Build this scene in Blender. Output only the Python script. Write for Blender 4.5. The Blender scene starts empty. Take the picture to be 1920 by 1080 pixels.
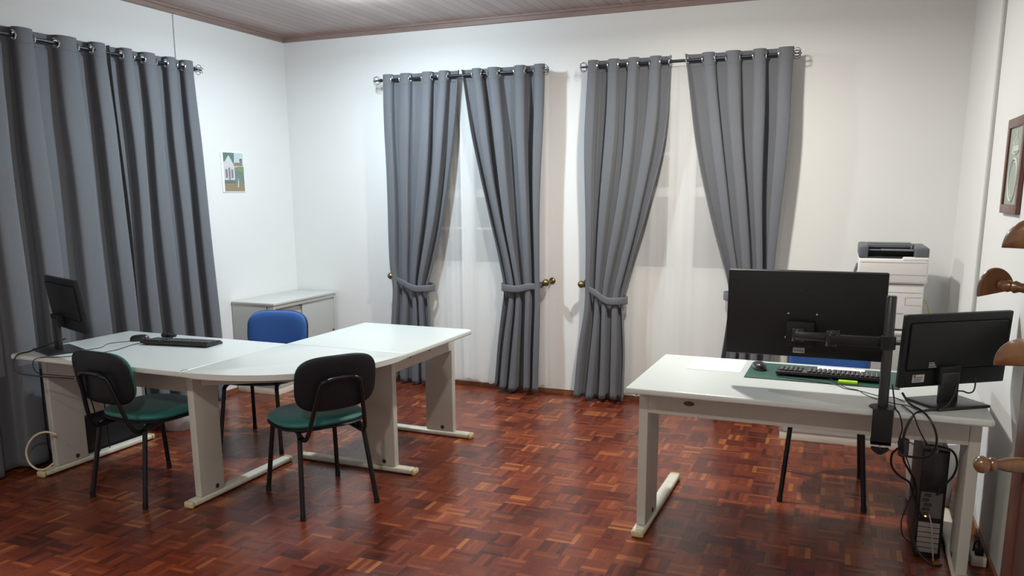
import bpy, bmesh, math, random
from mathutils import Vector, Matrix
random.seed(7)
SC = bpy.context.scene
COL = SC.collection
PI = math.pi

# ------------------------------------------------------------------ camera
H_CAM = 1.5839
rv = Vector((0.92701, 0.37499, -0.00622)); uv = Vector((-0.06539, 0.17793, 0.98187)); wv = Vector((-0.3693, 0.90979, -0.18946))
cd = bpy.data.cameras.new('camera'); cam = bpy.data.objects.new('camera', cd); COL.objects.link(cam)
R3 = Matrix((rv, uv, -wv)).transposed()
cam.matrix_world = Matrix.Translation((0, 0, H_CAM)) @ R3.to_4x4()
cd.sensor_fit = 'HORIZONTAL'; cd.sensor_width = 36.0
cd.lens = 1500.88 / 1920 * 36.0
cd.shift_y = 110.14 / 1920
cd.clip_start = 0.05
SC.camera = cam

# ------------------------------------------------------------------ world, exposure
w = bpy.data.worlds.new('night'); SC.world = w; w.use_nodes = True
w.node_tree.nodes['Background'].inputs[0].default_value = (0.02, 0.03, 0.05, 1)
w.node_tree.nodes['Background'].inputs[1].default_value = 0.3
vs = SC.view_settings
vs.view_transform = 'Standard'; vs.look = 'None'; vs.gamma = 1.0; vs.exposure = 0.22
try: vs.use_curve_mapping = False
except Exception: pass

# ------------------------------------------------------------------ room lamps (ceiling), plus one added fill
D, L, RX, H, FRONT = 5.915, 4.477, 0.693, 2.884, -1.7
def lamp(x, y, power, col, glow=0.12, rad=0.07):
    l = bpy.data.lights.new('ceiling_lamp_down', 'AREA'); l.shape = 'DISK'; l.size = 2*rad; l.energy = power; l.spread = math.radians(170); l.color = col
    o = bpy.data.objects.new('ceiling_lamp_down', l); COL.objects.link(o); o.location = (x, y, 2.838)
    l = bpy.data.lights.new('ceiling_lamp_glow', 'POINT'); l.energy = power*glow; l.color = col; l.shadow_soft_size = 0.03
    o = bpy.data.objects.new('ceiling_lamp_glow', l); COL.objects.link(o); o.location = (x, y, 2.78)
LAMPS = [(-3.00, 4.68, 37, (0.76, 0.91, 1.0), 0.85), (-0.95, 4.45, 43, (1.0, 0.975, 0.90), 0.30),
         (-0.90, 0.25, 34, (1.0, 0.97, 0.89), 0.25), (-3.10, 0.25, 17, (1.0, 0.97, 0.90), 0.25)]  # last entry is an added fill lamp to brighten the left side
for a in LAMPS: lamp(*a)

# ------------------------------------------------------------------ materials
MATS = {}
def mat(name, col, rough=0.5, metal=0.0, spec=0.5, bump=0.0, bscale=40.0, var=0.0, vscale=8.0, coat=0.0, sheen=0.0):
    if name in MATS: return MATS[name]
    m = bpy.data.materials.new(name); m.use_nodes = True
    nt = m.node_tree; b = nt.nodes['Principled BSDF']
    b.inputs['Base Color'].default_value = (*col, 1); b.inputs['Roughness'].default_value = rough
    b.inputs['Metallic'].default_value = metal; b.inputs['Specular IOR Level'].default_value = spec
    b.inputs['Coat Weight'].default_value = coat; b.inputs['Sheen Weight'].default_value = sheen
    tc = nt.nodes.new('ShaderNodeTexCoord')
    if var > 0:
        n = nt.nodes.new('ShaderNodeTexNoise'); n.inputs['Scale'].default_value = vscale; n.inputs['Detail'].default_value = 5
        nt.links.new(tc.outputs['Object'], n.inputs['Vector'])
        mx = nt.nodes.new('ShaderNodeMix'); mx.data_type = 'RGBA'
        mx.inputs['A'].default_value = (*[c*(1-var) for c in col], 1); mx.inputs['B'].default_value = (*[min(1, c*(1+var)) for c in col], 1)
        nt.links.new(n.outputs['Fac'], mx.inputs['Factor']); nt.links.new(mx.outputs['Result'], b.inputs['Base Color'])
    if bump > 0:
        n = nt.nodes.new('ShaderNodeTexNoise'); n.inputs['Scale'].default_value = bscale; n.inputs['Detail'].default_value = 4
        nt.links.new(tc.outputs['Object'], n.inputs['Vector'])
        bp = nt.nodes.new('ShaderNodeBump'); bp.inputs['Strength'].default_value = bump; bp.inputs['Distance'].default_value = 0.01
        nt.links.new(n.outputs['Fac'], bp.inputs['Height']); nt.links.new(bp.outputs['Normal'], b.inputs['Normal'])
    MATS[name] = m
    return m

def srgb(r, g, b):
    f = lambda c: (c/255/12.92) if c/255 <= 0.04045 else ((c/255+0.055)/1.055)**2.4
    return (f(r), f(g), f(b))

M_wall = mat('wall_paint', (0.80, 0.80, 0.785), 0.6, bump=0.08, bscale=30, var=0.015, vscale=3)
M_white = mat('desk_top_laminate', (0.60, 0.635, 0.615), 0.28, spec=0.5)
M_leg = mat('desk_leg_enamel', (0.52, 0.515, 0.465), 0.45, var=0.05, vscale=10)
M_foot = mat('desk_foot_worn_enamel', (0.62, 0.60, 0.50), 0.5, var=0.18, vscale=22)
M_cap = mat('yellowed_end_cap', (0.55, 0.47, 0.27), 0.6, var=0.15, vscale=60)
M_cab = mat('grey_steel_cabinet', (0.47, 0.475, 0.45), 0.4, var=0.02)
M_cream = mat('cream_steel', (0.74, 0.71, 0.61), 0.5, var=0.05)
M_blk = mat('black_plastic', (0.008, 0.009, 0.010), 0.5, spec=0.35, bump=0.05, bscale=300)
M_blk2 = mat('black_satin_plastic', (0.02, 0.02, 0.022), 0.3)
M_shell = mat('black_chair_shell', (0.006, 0.008, 0.012), 0.5, spec=0.35, bump=0.15, bscale=200)
M_tube = mat('black_enamel_tube', (0.006, 0.007, 0.009), 0.3, spec=0.4)
M_green = mat('green_fabric', srgb(30, 108, 102), 0.5, bump=0.2, bscale=500, sheen=0.2)
M_blue = mat('blue_fabric', srgb(40, 94, 168), 0.8, bump=0.3, bscale=500, sheen=0.3)
M_navy = mat('dark_blue_piping', (0.01, 0.015, 0.05), 0.6)
M_curt = mat('grey_curtain_cloth', (0.122, 0.130, 0.147), 0.66, bump=0.25, bscale=350, sheen=0.2)
M_rod = mat('gunmetal_rod', (0.012, 0.017, 0.024), 0.38, spec=0.5)
M_ring = mat('chrome_eyelet', (0.75, 0.77, 0.80), 0.18, metal=1.0)
M_brass = mat('aged_brass', (0.20, 0.16, 0.07), 0.35, metal=0.9, var=0.4, vscale=60)
M_dark = mat('dark_pit', (0.03, 0.03, 0.03), 0.8)
M_mat = mat('green_leather_mat', srgb(32, 78, 66), 0.5, bump=0.1, bscale=200)
M_paper = mat('white_paper', (0.90, 0.90, 0.92), 0.7)
M_lime = mat('lime_plastic', (0.42, 0.80, 0.02), 0.35)
M_sil = mat('bare_metal', (0.55, 0.55, 0.55), 0.35, metal=0.9)
M_prn = mat('printer_white', (0.70, 0.685, 0.66), 0.5)
M_prg = mat('printer_slate_grey', (0.10, 0.112, 0.125), 0.45)
M_prd = mat('printer_dark', (0.022, 0.026, 0.03), 0.4)
M_yel = mat('yellow_cable', (0.65, 0.48, 0.10), 0.4)
M_crc = mat('cream_cable', (0.70, 0.62, 0.44), 0.5)
M_cable = mat('black_cable', (0.010, 0.010, 0.010), 0.4)
M_binw = mat('white_bin_plastic', (0.62, 0.62, 0.62), 0.45)
M_key = mat('keycap_grey', (0.03, 0.03, 0.033), 0.4)
M_keyl = mat('keycap_light', (0.28, 0.28, 0.28), 0.4)
M_red = mat('red_tab', (0.35, 0.08, 0.05), 0.6)
M_label = mat('white_label', (0.55, 0.52, 0.5), 0.6)
M_ink = mat('label_ink', (0.06, 0.06, 0.07), 0.7)
M_led = mat('orange_led', (0.9, 0.25, 0.03), 0.5)
_b = M_led.node_tree.nodes['Principled BSDF']; _b.inputs['Emission Color'].default_value = (1, 0.3, 0.05, 1); _b.inputs['Emission Strength'].default_value = 4
M_bulb = mat('lamp_globe', (0.9, 0.9, 0.9), 0.4)
_b = M_bulb.node_tree.nodes['Principled BSDF']; _b.inputs['Emission Color'].default_value = (0.95, 0.97, 1, 1); _b.inputs['Emission Strength'].default_value = 6

def wood(name, c1, c2, rough=0.3, scale=(2, 2, 20), coat=0.3):
    m = bpy.data.materials.new(name); m.use_nodes = True; nt = m.node_tree; b = nt.nodes['Principled BSDF']
    tc = nt.nodes.new('ShaderNodeTexCoord'); mp = nt.nodes.new('ShaderNodeMapping'); mp.inputs['Scale'].default_value = scale
    n = nt.nodes.new('ShaderNodeTexNoise'); n.inputs['Scale'].default_value = 3; n.inputs['Detail'].default_value = 8; n.inputs['Distortion'].default_value = 0.6
    cr = nt.nodes.new('ShaderNodeValToRGB'); cr.color_ramp.elements[0].color = (*c1, 1); cr.color_ramp.elements[1].color = (*c2, 1)
    cr.color_ramp.elements[0].position = 0.3; cr.color_ramp.elements[1].position = 0.7
    nt.links.new(tc.outputs['Object'], mp.inputs[0]); nt.links.new(mp.outputs[0], n.inputs['Vector']); nt.links.new(n.outputs['Fac'], cr.inputs[0])
    nt.links.new(cr.outputs[0], b.inputs['Base Color']); b.inputs['Roughness'].default_value = rough; b.inputs['Coat Weight'].default_value = coat
    b.inputs['Coat Roughness'].default_value = 0.15
    return m
M_rack = wood('varnished_brown_wood', (0.095, 0.040, 0.017), (0.19, 0.088, 0.036), 0.3, (14, 14, 3))
M_post = wood('reddish_stand_wood', (0.035, 0.010, 0.006), (0.060, 0.017, 0.010), 0.35, (10, 10, 1.2))
M_frame = wood('reddish_frame_wood', (0.10, 0.030, 0.020), (0.15, 0.045, 0.030), 0.4, (20, 20, 20))
M_base = wood('baseboard_wood', (0.16, 0.055, 0.025), (0.28, 0.12, 0.05), 0.4, (2, 2, 20))
M_trim = wood('ceiling_trim_wood', (0.24, 0.165, 0.145), (0.33, 0.235, 0.205), 0.5, (1, 1, 12), 0.0)

def parquet():
    m = bpy.data.materials.new('mosaic_parquet'); m.use_nodes = True; nt = m.node_tree; N = nt.nodes; LK = nt.links
    b = N['Principled BSDF']
    def math_(op, a, b_=None, c=None):
        n = N.new('ShaderNodeMath'); n.operation = op
        for i, v in enumerate((a, b_, c)):
            if v is None: continue
            if isinstance(v, (int, float)): n.inputs[i].default_value = v
            else: LK.new(v, n.inputs[i])
        return n.outputs[0]
    tc = N.new('ShaderNodeTexCoord'); sp = N.new('ShaderNodeSeparateXYZ'); LK.new(tc.outputs['Object'], sp.inputs[0])
    B = 0.117; NS = 5
    u = math_('DIVIDE', sp.outputs[0], B); v = math_('DIVIDE', sp.outputs[1], B)
    cu = math_('FLOOR', u); cv = math_('FLOOR', v); fu = math_('FRACT', u); fv = math_('FRACT', v)
    par = math_('MODULO', math_('ABSOLUTE', math_('ADD', cu, cv)), 2.0)
    par = math_('GREATER_THAN', par, 0.5)
    def mixf(a, b_, t):
        return math_('ADD', math_('MULTIPLY', a, math_('SUBTRACT', 1.0, t)), math_('MULTIPLY', b_, t))
    across = mixf(fv, fu, par); along = mixf(fu, fv, par)
    sl = math_('MULTIPLY', across, NS); si = math_('FLOOR', sl); sf = math_('FRACT', sl)
    cb = N.new('ShaderNodeCombineXYZ'); LK.new(cu, cb.inputs[0]); LK.new(cv, cb.inputs[1]); LK.new(si, cb.inputs[2])
    wn = N.new('ShaderNodeTexWhiteNoise'); wn.noise_dimensions = '3D'; LK.new(cb.outputs[0], wn.inputs['Vector'])
    cb2 = N.new('ShaderNodeCombineXYZ'); LK.new(cu, cb2.inputs[0]); LK.new(cv, cb2.inputs[1])
    wn2 = N.new('ShaderNodeTexWhiteNoise'); wn2.noise_dimensions = '3D'; LK.new(cb2.outputs[0], wn2.inputs['Vector'])
    # grain
    g = N.new('ShaderNodeCombineXYZ'); LK.new(math_('MULTIPLY', along, 1.3), g.inputs[0]); LK.new(math_('MULTIPLY', across, 22.0), g.inputs[1])
    LK.new(math_('MULTIPLY', wn.outputs['Value'], 57.0), g.inputs[2])
    gn = N.new('ShaderNodeTexNoise'); gn.inputs['Scale'].default_value = 1.6; gn.inputs['Detail'].default_value = 5; LK.new(g.outputs[0], gn.inputs['Vector'])
    val = math_('ADD', math_('ADD', math_('MULTIPLY', wn.outputs['Value'], 0.36), math_('MULTIPLY', math_('POWER', wn.outputs['Value'], 7.0), 0.22)), math_('MULTIPLY', wn2.outputs['Value'], 0.36))
    val = math_('ADD', val, math_('MULTIPLY', math_('SUBTRACT', gn.outputs['Fac'], 0.4), 0.55))
    big = N.new('ShaderNodeTexNoise'); big.inputs['Scale'].default_value = 0.9; LK.new(tc.outputs['Object'], big.inputs['Vector'])
    val = math_('ADD', val, math_('MULTIPLY', math_('SUBTRACT', big.outputs['Fac'], 0.5), 0.35))
    cr = N.new('ShaderNodeValToRGB'); e = cr.color_ramp.elements
    e[0].position = 0.0; e[0].color = (*FLOORC[0], 1)
    e[1].position = 1.0; e[1].color = (*FLOORC[3], 1)
    x = e.new(0.38); x.color = (*FLOORC[1], 1)
    x = e.new(0.75); x.color = (*FLOORC[2], 1)
    LK.new(val, cr.inputs[0])
    def edge(f, wd):
        d = math_('MINIMUM', f, math_('SUBTRACT', 1.0, f)); return math_('LESS_THAN', d, wd)
    gap = math_('MAXIMUM', edge(sf, 0.035), math_('MAXIMUM', edge(fu, 0.009), edge(fv, 0.009)))
    mx = N.new('ShaderNodeMix'); mx.data_type = 'RGBA'; LK.new(math_('MULTIPLY', gap, 0.32), mx.inputs['Factor'])
    LK.new(cr.outputs[0], mx.inputs['A']); mx.inputs['B'].default_value = (0.025, 0.008, 0.005, 1)
    LK.new(mx.outputs['Result'], b.inputs['Base Color'])
    rn = N.new('ShaderNodeTexNoise'); rn.inputs['Scale'].default_value = 2.5; rn.inputs['Detail'].default_value = 4; LK.new(tc.outputs['Object'], rn.inputs['Vector'])
    LK.new(math_('ADD', 0.16, math_('MULTIPLY', rn.outputs['Fac'], 0.22)), b.inputs['Roughness'])
    b.inputs['Specular IOR Level'].default_value = 0.5
    # each strip very slightly out of plane
    hb = N.new('ShaderNodeBump'); hb.inputs['Strength'].default_value = 0.35; hb.inputs['Distance'].default_value = 0.002
    hh = math_('SUBTRACT', math_('MULTIPLY', gn.outputs['Fac'], 0.25), gap)
    LK.new(hh, hb.inputs['Height']); LK.new(hb.outputs['Normal'], b.inputs['Normal'])
    return m
FLOORC = [(0.040, 0.009, 0.006), (0.145, 0.027, 0.011), (0.225, 0.050, 0.018), (0.38, 0.130, 0.036)]
M_floor = parquet()

def plank_ceiling():
    m = bpy.data.materials.new('pine_ceiling_planks'); m.use_nodes = True; nt = m.node_tree; N = nt.nodes; LK = nt.links; b = N['Principled BSDF']
    tc = N.new('ShaderNodeTexCoord'); sp = N.new('ShaderNodeSeparateXYZ'); LK.new(tc.outputs['Object'], sp.inputs[0])
    def math_(op, a, b_=None):
        n = N.new('ShaderNodeMath'); n.operation = op
        for i, v in enumerate((a, b_)):
            if v is None: continue
            if isinstance(v, (int, float)): n.inputs[i].default_value = v
            else: LK.new(v, n.inputs[i])
        return n.outputs[0]
    u = math_('DIVIDE', sp.outputs[0], 0.085); f = math_('FRACT', u); k = math_('FLOOR', u)
    wn = N.new('ShaderNodeTexWhiteNoise'); wn.noise_dimensions = '1D'; LK.new(k, wn.inputs['W'])
    cb = N.new('ShaderNodeCombineXYZ'); LK.new(math_('MULTIPLY', sp.outputs[0], 40), cb.inputs[0]); LK.new(math_('MULTIPLY', sp.outputs[1], 2.5), cb.inputs[1]); LK.new(math_('MULTIPLY', wn.outputs['Value'], 30), cb.inputs[2])
    n = N.new('ShaderNodeTexNoise'); n.inputs['Scale'].default_value = 1; n.inputs['Detail'].default_value = 5; LK.new(cb.outputs[0], n.inputs['Vector'])
    val = math_('ADD', math_('MULTIPLY', wn.outputs['Value'], 0.45), math_('MULTIPLY', n.outputs['Fac'], 0.6))
    cr = N.new('ShaderNodeValToRGB'); cr.color_ramp.elements[0].color = (0.30, 0.225, 0.205, 1); cr.color_ramp.elements[1].color = (0.52, 0.43, 0.40, 1)
    LK.new(val, cr.inputs[0])
    gp = math_('LESS_THAN', f, 0.07)
    mx = N.new('ShaderNodeMix'); mx.data_type = 'RGBA'; LK.new(math_('MULTIPLY', gp, 0.7), mx.inputs['Factor']); LK.new(cr.outputs[0], mx.inputs['A']); mx.inputs['B'].default_value = (0.10, 0.06, 0.05, 1)
    LK.new(mx.outputs['Result'], b.inputs['Base Color']); b.inputs['Roughness'].default_value = 0.32
    bp = N.new('ShaderNodeBump'); bp.inputs['Strength'].default_value = 0.6; bp.inputs['Distance'].default_value = 0.004
    LK.new(math_('SUBTRACT', 1.0, gp), bp.inputs['Height']); LK.new(bp.outputs['Normal'], b.inputs['Normal'])
    return m
M_ceil = plank_ceiling()

def sheer_mat():
    m = bpy.data.materials.new('sheer_voile'); m.use_nodes = True; nt = m.node_tree; N = nt.nodes; LK = nt.links
    for n in list(N):
        if n.type != 'OUTPUT_MATERIAL': N.remove(n)
    out = [n for n in N if n.type == 'OUTPUT_MATERIAL'][0]
    d = N.new('ShaderNodeBsdfDiffuse'); d.inputs[0].default_value = (0.93, 0.94, 0.93, 1)
    t = N.new('ShaderNodeBsdfTranslucent'); t.inputs[0].default_value = (0.93, 0.94, 0.93, 1)
    tr = N.new('ShaderNodeBsdfTransparent')
    a = N.new('ShaderNodeMixShader'); a.inputs[0].default_value = 0.25; LK.new(d.outputs[0], a.inputs[1]); LK.new(t.outputs[0], a.inputs[2])
    c = N.new('ShaderNodeMixShader'); c.inputs[0].default_value = 0.36; LK.new(a.outputs[0], c.inputs[1]); LK.new(tr.outputs[0], c.inputs[2])
    LK.new(c.outputs[0], out.inputs[0])
    return m
M_sheer = sheer_mat()
M_glass = mat('night_window_glass', (0.01, 0.013, 0.018), 0.05, spec=0.6)
M_win = mat('window_white_paint', (0.72, 0.72, 0.70), 0.4)

# ------------------------------------------------------------------ mesh builder
class MB:
    def __init__(s, M=None): s.bm = bmesh.new(); s.M = M or Matrix.Identity(4)
    def v(s, p): return s.bm.verts.new(s.M @ Vector(p))
    def box(s, x0, x1, y0, y1, z0, z1, mi=0):
        vs_ = [s.v((x, y, z)) for z in (z0, z1) for y in (y0, y1) for x in (x0, x1)]
        for f in ((0, 2, 3, 1), (4, 5, 7, 6), (0, 1, 5, 4), (2, 6, 7, 3), (0, 4, 6, 2), (1, 3, 7, 5)):
            fc = s.bm.faces.new([vs_[i] for i in f]); fc.material_index = mi
        return s
    def rbox(s, x0, x1, y0, y1, z0, z1, r=0.01, seg=3):
        t = bmesh.new()
        vs_ = [t.verts.new((x, y, z)) for z in (z0, z1) for y in (y0, y1) for x in (x0, x1)]
        for f in ((0, 2, 3, 1), (4, 5, 7, 6), (0, 1, 5, 4), (2, 6, 7, 3), (0, 4, 6, 2), (1, 3, 7, 5)): t.faces.new([vs_[i] for i in f])
        bmesh.ops.bevel(t, geom=list(t.edges), offset=r, segments=seg, affect='EDGES', profile=0.5)
        s.merge(t); return s
    def merge(s, t, M=None):
        mp = {}
        MM = s.M @ M if M is not None else s.M
        for v in t.verts: mp[v] = s.bm.verts.new(MM @ v.co)
        for f in t.faces:
            try:
                nf = s.bm.faces.new([mp[v] for v in f.verts]); nf.material_index = f.material_index
            except ValueError: pass
        t.free()
    def prism(s, pts, z0, z1, r=0.0, seg=3):
        t = bmesh.new()
        a = [t.verts.new((p[0], p[1], z0)) for p in pts]; b = [t.verts.new((p[0], p[1], z1)) for p in pts]
        n = len(pts); t.faces.new(a[::-1]); top = t.faces.new(b)
        for i in range(n): t.faces.new((a[i], a[(i+1) % n], b[(i+1) % n], b[i]))
        if r > 0:
            eds = [e for e in t.edges if abs(e.verts[0].co.z-e.verts[1].co.z) < 1e-6]
            bmesh.ops.bevel(t, geom=eds, offset=r, segments=seg, affect='EDGES', profile=0.5)
        s.merge(t); return s
    def tube(s, pts, r, seg=10, closed=False, caps=True, rs=None):
        P = [Vector(p) for p in pts]; n = len(P); rings = []; prev = None
        for i, p in enumerate(P):
            if closed: d = (P[(i+1) % n]-P[i-1])
            else: d = P[min(i+1, n-1)]-P[max(i-1, 0)]
            d = d.normalized() if d.length > 1e-9 else Vector((0, 0, 1))
            if prev is None:
                a = Vector((0, 0, 1)) if abs(d.z) < 0.9 else Vector((1, 0, 0)); nx = d.cross(a).normalized()
            else: nx = (prev-d*prev.dot(d)).normalized()
            prev = nx; ny = d.cross(nx); rr = rs[i] if rs else r
            rings.append([s.v(p+nx*rr*math.cos(2*PI*k/seg)+ny*rr*math.sin(2*PI*k/seg)) for k in range(seg)])
        m = n if closed else n-1
        for i in range(m):
            A, B_ = rings[i], rings[(i+1) % n]
            for k in range(seg):
                f = s.bm.faces.new((A[k], A[(k+1) % seg], B_[(k+1) % seg], B_[k])); f.smooth = True
        if caps and not closed: s.bm.faces.new(rings[0][::-1]); s.bm.faces.new(rings[-1])
        return s
    def lathe(s, prof, p0=(0, 0, 0), axis=(0, 0, 1), seg=24):
        ax = Vector(axis).normalized(); a = Vector((0, 0, 1)) if abs(ax.z) < 0.9 else Vector((1, 0, 0))
        nx = ax.cross(a).normalized(); ny = ax.cross(nx); p0 = Vector(p0); rings = []
        for (r, h) in prof:
            if r < 1e-6: rings.append([s.v(p0+ax*h)])
            else: rings.append([s.v(p0+ax*h+nx*r*math.cos(2*PI*k/seg)+ny*r*math.sin(2*PI*k/seg)) for k in range(seg)])
        for A, B_ in zip(rings, rings[1:]):
            for k in range(seg):
                q = [A[k % len(A)], A[(k+1) % len(A)], B_[(k+1) % len(B_)], B_[k % len(B_)]]
                u_ = []
                for x in q:
                    if x not in u_: u_.append(x)
                if len(u_) > 2:
                    try: s.bm.faces.new(u_).smooth = True
                    except ValueError: pass
        if len(rings[0]) > 1: s.bm.faces.new(rings[0][::-1])
        if len(rings[-1]) > 1: s.bm.faces.new(rings[-1])
        return s
    def cyl(s, p0, p1, r, seg=20):
        d = Vector(p1)-Vector(p0); return s.lathe([(r, 0), (r, d.length)], p0, d, seg)
    def torus(s, c, axis, R, r, seg=28, ts=8, sx=1.0, sy=1.0):
        ax = Vector(axis).normalized(); a = Vector((0, 0, 1)) if abs(ax.z) < 0.9 else Vector((1, 0, 0))
        nx = ax.cross(a).normalized(); ny = ax.cross(nx)
        s.tube([Vector(c)+nx*R*sx*math.cos(2*PI*k/seg)+ny*R*sy*math.sin(2*PI*k/seg) for k in range(seg)], r, ts, closed=True); return s
    def pad(s, wd, hh, t, n=3.0, M=None, curv=0.0, curv2=0.0, seg=48, dome=1.0, rings=9):
        """rounded cushion in XY, thickness along Z (top at +t/2), bent along x"""
        tb = bmesh.new(); top = []; bot = []
        def P(rf, th, z):
            c, q = math.cos(th), math.sin(th)
            x = wd/2*rf*math.copysign(abs(c)**(2/n), c); y = hh/2*rf*math.copysign(abs(q)**(2/n), q)
            return Vector((x, y, z+curv*x*x+curv2*y*y))
        fr = [0.0]+[1-(1-i/rings)**1.8 for i in range(1, rings+1)]
        for side, lst in ((1, top), (-1, bot)):
            for rf in fr:
                z = side*t/2*((max(0, 1-rf**6))**0.5)*(dome if side > 0 else 1)
                lst.append([tb.verts.new(P(rf, 2*PI*k/seg, z)) for k in range(seg)] if rf > 0 else [tb.verts.new(P(0, 0, z))])
        for side, lst in ((1, top), (-1, bot)):
            for A, B_ in zip(lst, lst[1:]):
                for k in range(seg):
                    if len(A) == 1: q = [A[0], B_[k], B_[(k+1) % seg]]
                    else: q = [A[k], B_[k], B_[(k+1) % seg], A[(k+1) % seg]]
                    if side < 0: q = q[::-1]
                    tb.faces.new(q)
        bmesh.ops.remove_doubles(tb, verts=tb.verts, dist=1e-5)
        s.merge(tb, M); return s
    def build(s, name, m, parent=None, smooth=True, angle=40, bevel=0.0):
        me = bpy.data.meshes.new(name)
        bmesh.ops.recalc_face_normals(s.bm, faces=s.bm.faces)
        s.bm.to_mesh(me); s.bm.free()
        o = bpy.data.objects.new(name, me); COL.objects.link(o)
        for x in (m if isinstance(m, (list, tuple)) else [m]): me.materials.append(x)
        if smooth:
            for p in me.polygons: p.use_smooth = True
            try: me.set_sharp_from_angle(angle=math.radians(angle))
            except Exception: pass
        if bevel:
            b = o.modifiers.new('bevel', 'BEVEL'); b.width = bevel; b.segments = 2; b.limit_method = 'ANGLE'; b.angle_limit = math.radians(50)
        if parent: o.parent = parent
        return o

def thing(name, label, cat, loc=(0, 0, 0), rz=0.0, group=None):
    o = bpy.data.objects.new(name, None); COL.objects.link(o); o.empty_display_size = 0.1
    o.location = loc; o.rotation_euler = (0, 0, rz); tag(o, label, cat, group); return o
def tag(o, label, cat, group=None):
    o['label'] = label; o['category'] = cat
    if group: o['group'] = group
    return o
def struct(o): o['kind'] = 'structure'; return o
def rel(root, *p):       # world point -> root-local
    c, s_ = math.cos(-root.rotation_euler.z), math.sin(-root.rotation_euler.z)
    x, y, z = p[0]-root.location.x, p[1]-root.location.y, p[2]-root.location.z
    return (x*c-y*s_, x*s_+y*c, z)
def smooth_pts(pts, n=8, closed=False):
    P = [Vector(p) for p in pts]; out = []; m = len(P)
    rng = range(m) if closed else range(m-1)
    for i in rng:
        p0 = P[i-1] if (i > 0 or closed) else P[0]; p1 = P[i]; p2 = P[(i+1) % m]; p3 = P[(i+2) % m] if (closed or i+2 < m) else P[-1]
        for k in range(n):
            t = k/n
            out.append(0.5*((2*p1)+(-p0+p2)*t+(2*p0-5*p1+4*p2-p3)*t*t+(-p0+3*p1-3*p2+p3)*t**3))
    if not closed: out.append(P[-1])
    return out
def copy_tree(root, name=None):
    r = root.copy(); COL.objects.link(r)
    for ch in list(root.children):
        c = ch.copy(); COL.objects.link(c); c.parent = r
        for g in list(ch.children):
            d = g.copy(); COL.objects.link(d); d.parent = c
    return r

# ------------------------------------------------------------------ room shell
T = 0.15
b = MB(); b.box(-L-T, RX+T, FRONT-T, D+T+0.1, -0.1, 0); struct(b.build('floor', M_floor, smooth=False))
b = MB(); b.box(-L-T, RX+T, FRONT-T, D+T+0.1, H, H+0.1); struct(b.build('ceiling', M_ceil, smooth=False))
b = MB(); b.box(-L-T, -L, FRONT-T, D+T+0.1, 0, H); struct(b.build('wall_left', M_wall, smooth=False))
b = MB(); b.box(RX, RX+T, FRONT-T, D+T+0.1, 0, H); struct(b.build('wall_right', M_wall, smooth=False))
b = MB(); b.box(-L, RX, FRONT-T, FRONT, 0, H); struct(b.build('wall_front', M_wall, smooth=False))
WINS = [(-3.30, -2.27, 0.98, 2.24), (-1.57, -0.54, 0.98, 2.24)]
b = MB(); TB = 0.25
b.box(-L, -3.30, D, D+TB, 0, H).box(-2.27, -1.57, D, D+TB, 0, H).box(-0.54, RX, D, D+TB, 0, H)
for x0, x1, z0, z1 in WINS: b.box(x0, x1, D, D+TB, 0, z0).box(x0, x1, D, D+TB, z1, H)
struct(b.build('wall_back', M_wall, smooth=False))
for i, (x0, x1, z0, z1) in enumerate(WINS):
    b = MB(); yf, yb = D+0.04, D+0.09
    b.box(x0, x1, yf, yb, z0, z0+0.05).box(x0, x1, yf, yb, z1-0.05, z1).box(x0, x0+0.05, yf, yb, z0+0.05, z1-0.05).box(x1-0.05, x1, yf, yb, z0+0.05, z1-0.05)
    xm = (x0+x1)/2
    b.box(xm-0.055, xm+0.055, yf-0.008, yb, z0+0.05, z1-0.05)
    for a0, a1 in ((x0+0.05, xm-0.055), (xm+0.055, x1-0.05)):
        b.box(a0, a1, yf+0.002, yb, 1.545, 1.61)
        b.box(a0, a1, yf+0.01, yb-0.01, 1.84, 1.862)
        if i == 0: b.box(a0, a1, yf+0.01, yb-0.01, 1.288, 1.308)
    wn = struct(b.build('window_%d' % (i+1), M_win, smooth=False))
    g = MB(); g.box(x0+0.04, x1-0.04, yf+0.022, yf+0.03, z0+0.04, z1-0.04)
    g.build('window_glass', M_glass, wn, smooth=False)
# ceiling trim and baseboards
b = MB(); b.box(-L, RX, D-0.03, D, H-0.045, H).box(-L, RX, D-0.045, D, H-0.015, H); struct(b.build('trim_1', M_trim, smooth=False))
b = MB(); b.box(-L, -L+0.03, FRONT, D-0.045, H-0.045, H).box(-L, -L+0.045, FRONT, D-0.045, H-0.015, H); struct(b.build('trim_2', M_trim, smooth=False))
b = MB(); b.box(RX-0.03, RX, FRONT, D-0.045, H-0.045, H); struct(b.build('trim_3', M_trim, smooth=False))
b = MB(); b.box(-L+0.012, RX-0.012, D-0.012, D, 0, 0.035); struct(b.build('baseboard_back', M_base, smooth=False))
b = MB(); b.box(-L, -L+0.012, FRONT, D, 0, 0.035); struct(b.build('baseboard_left', M_base, smooth=False))
b = MB(); b.box(RX-0.012, RX, FRONT, D, 0, 0.035); struct(b.build('baseboard_right', M_base, smooth=False))

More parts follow.
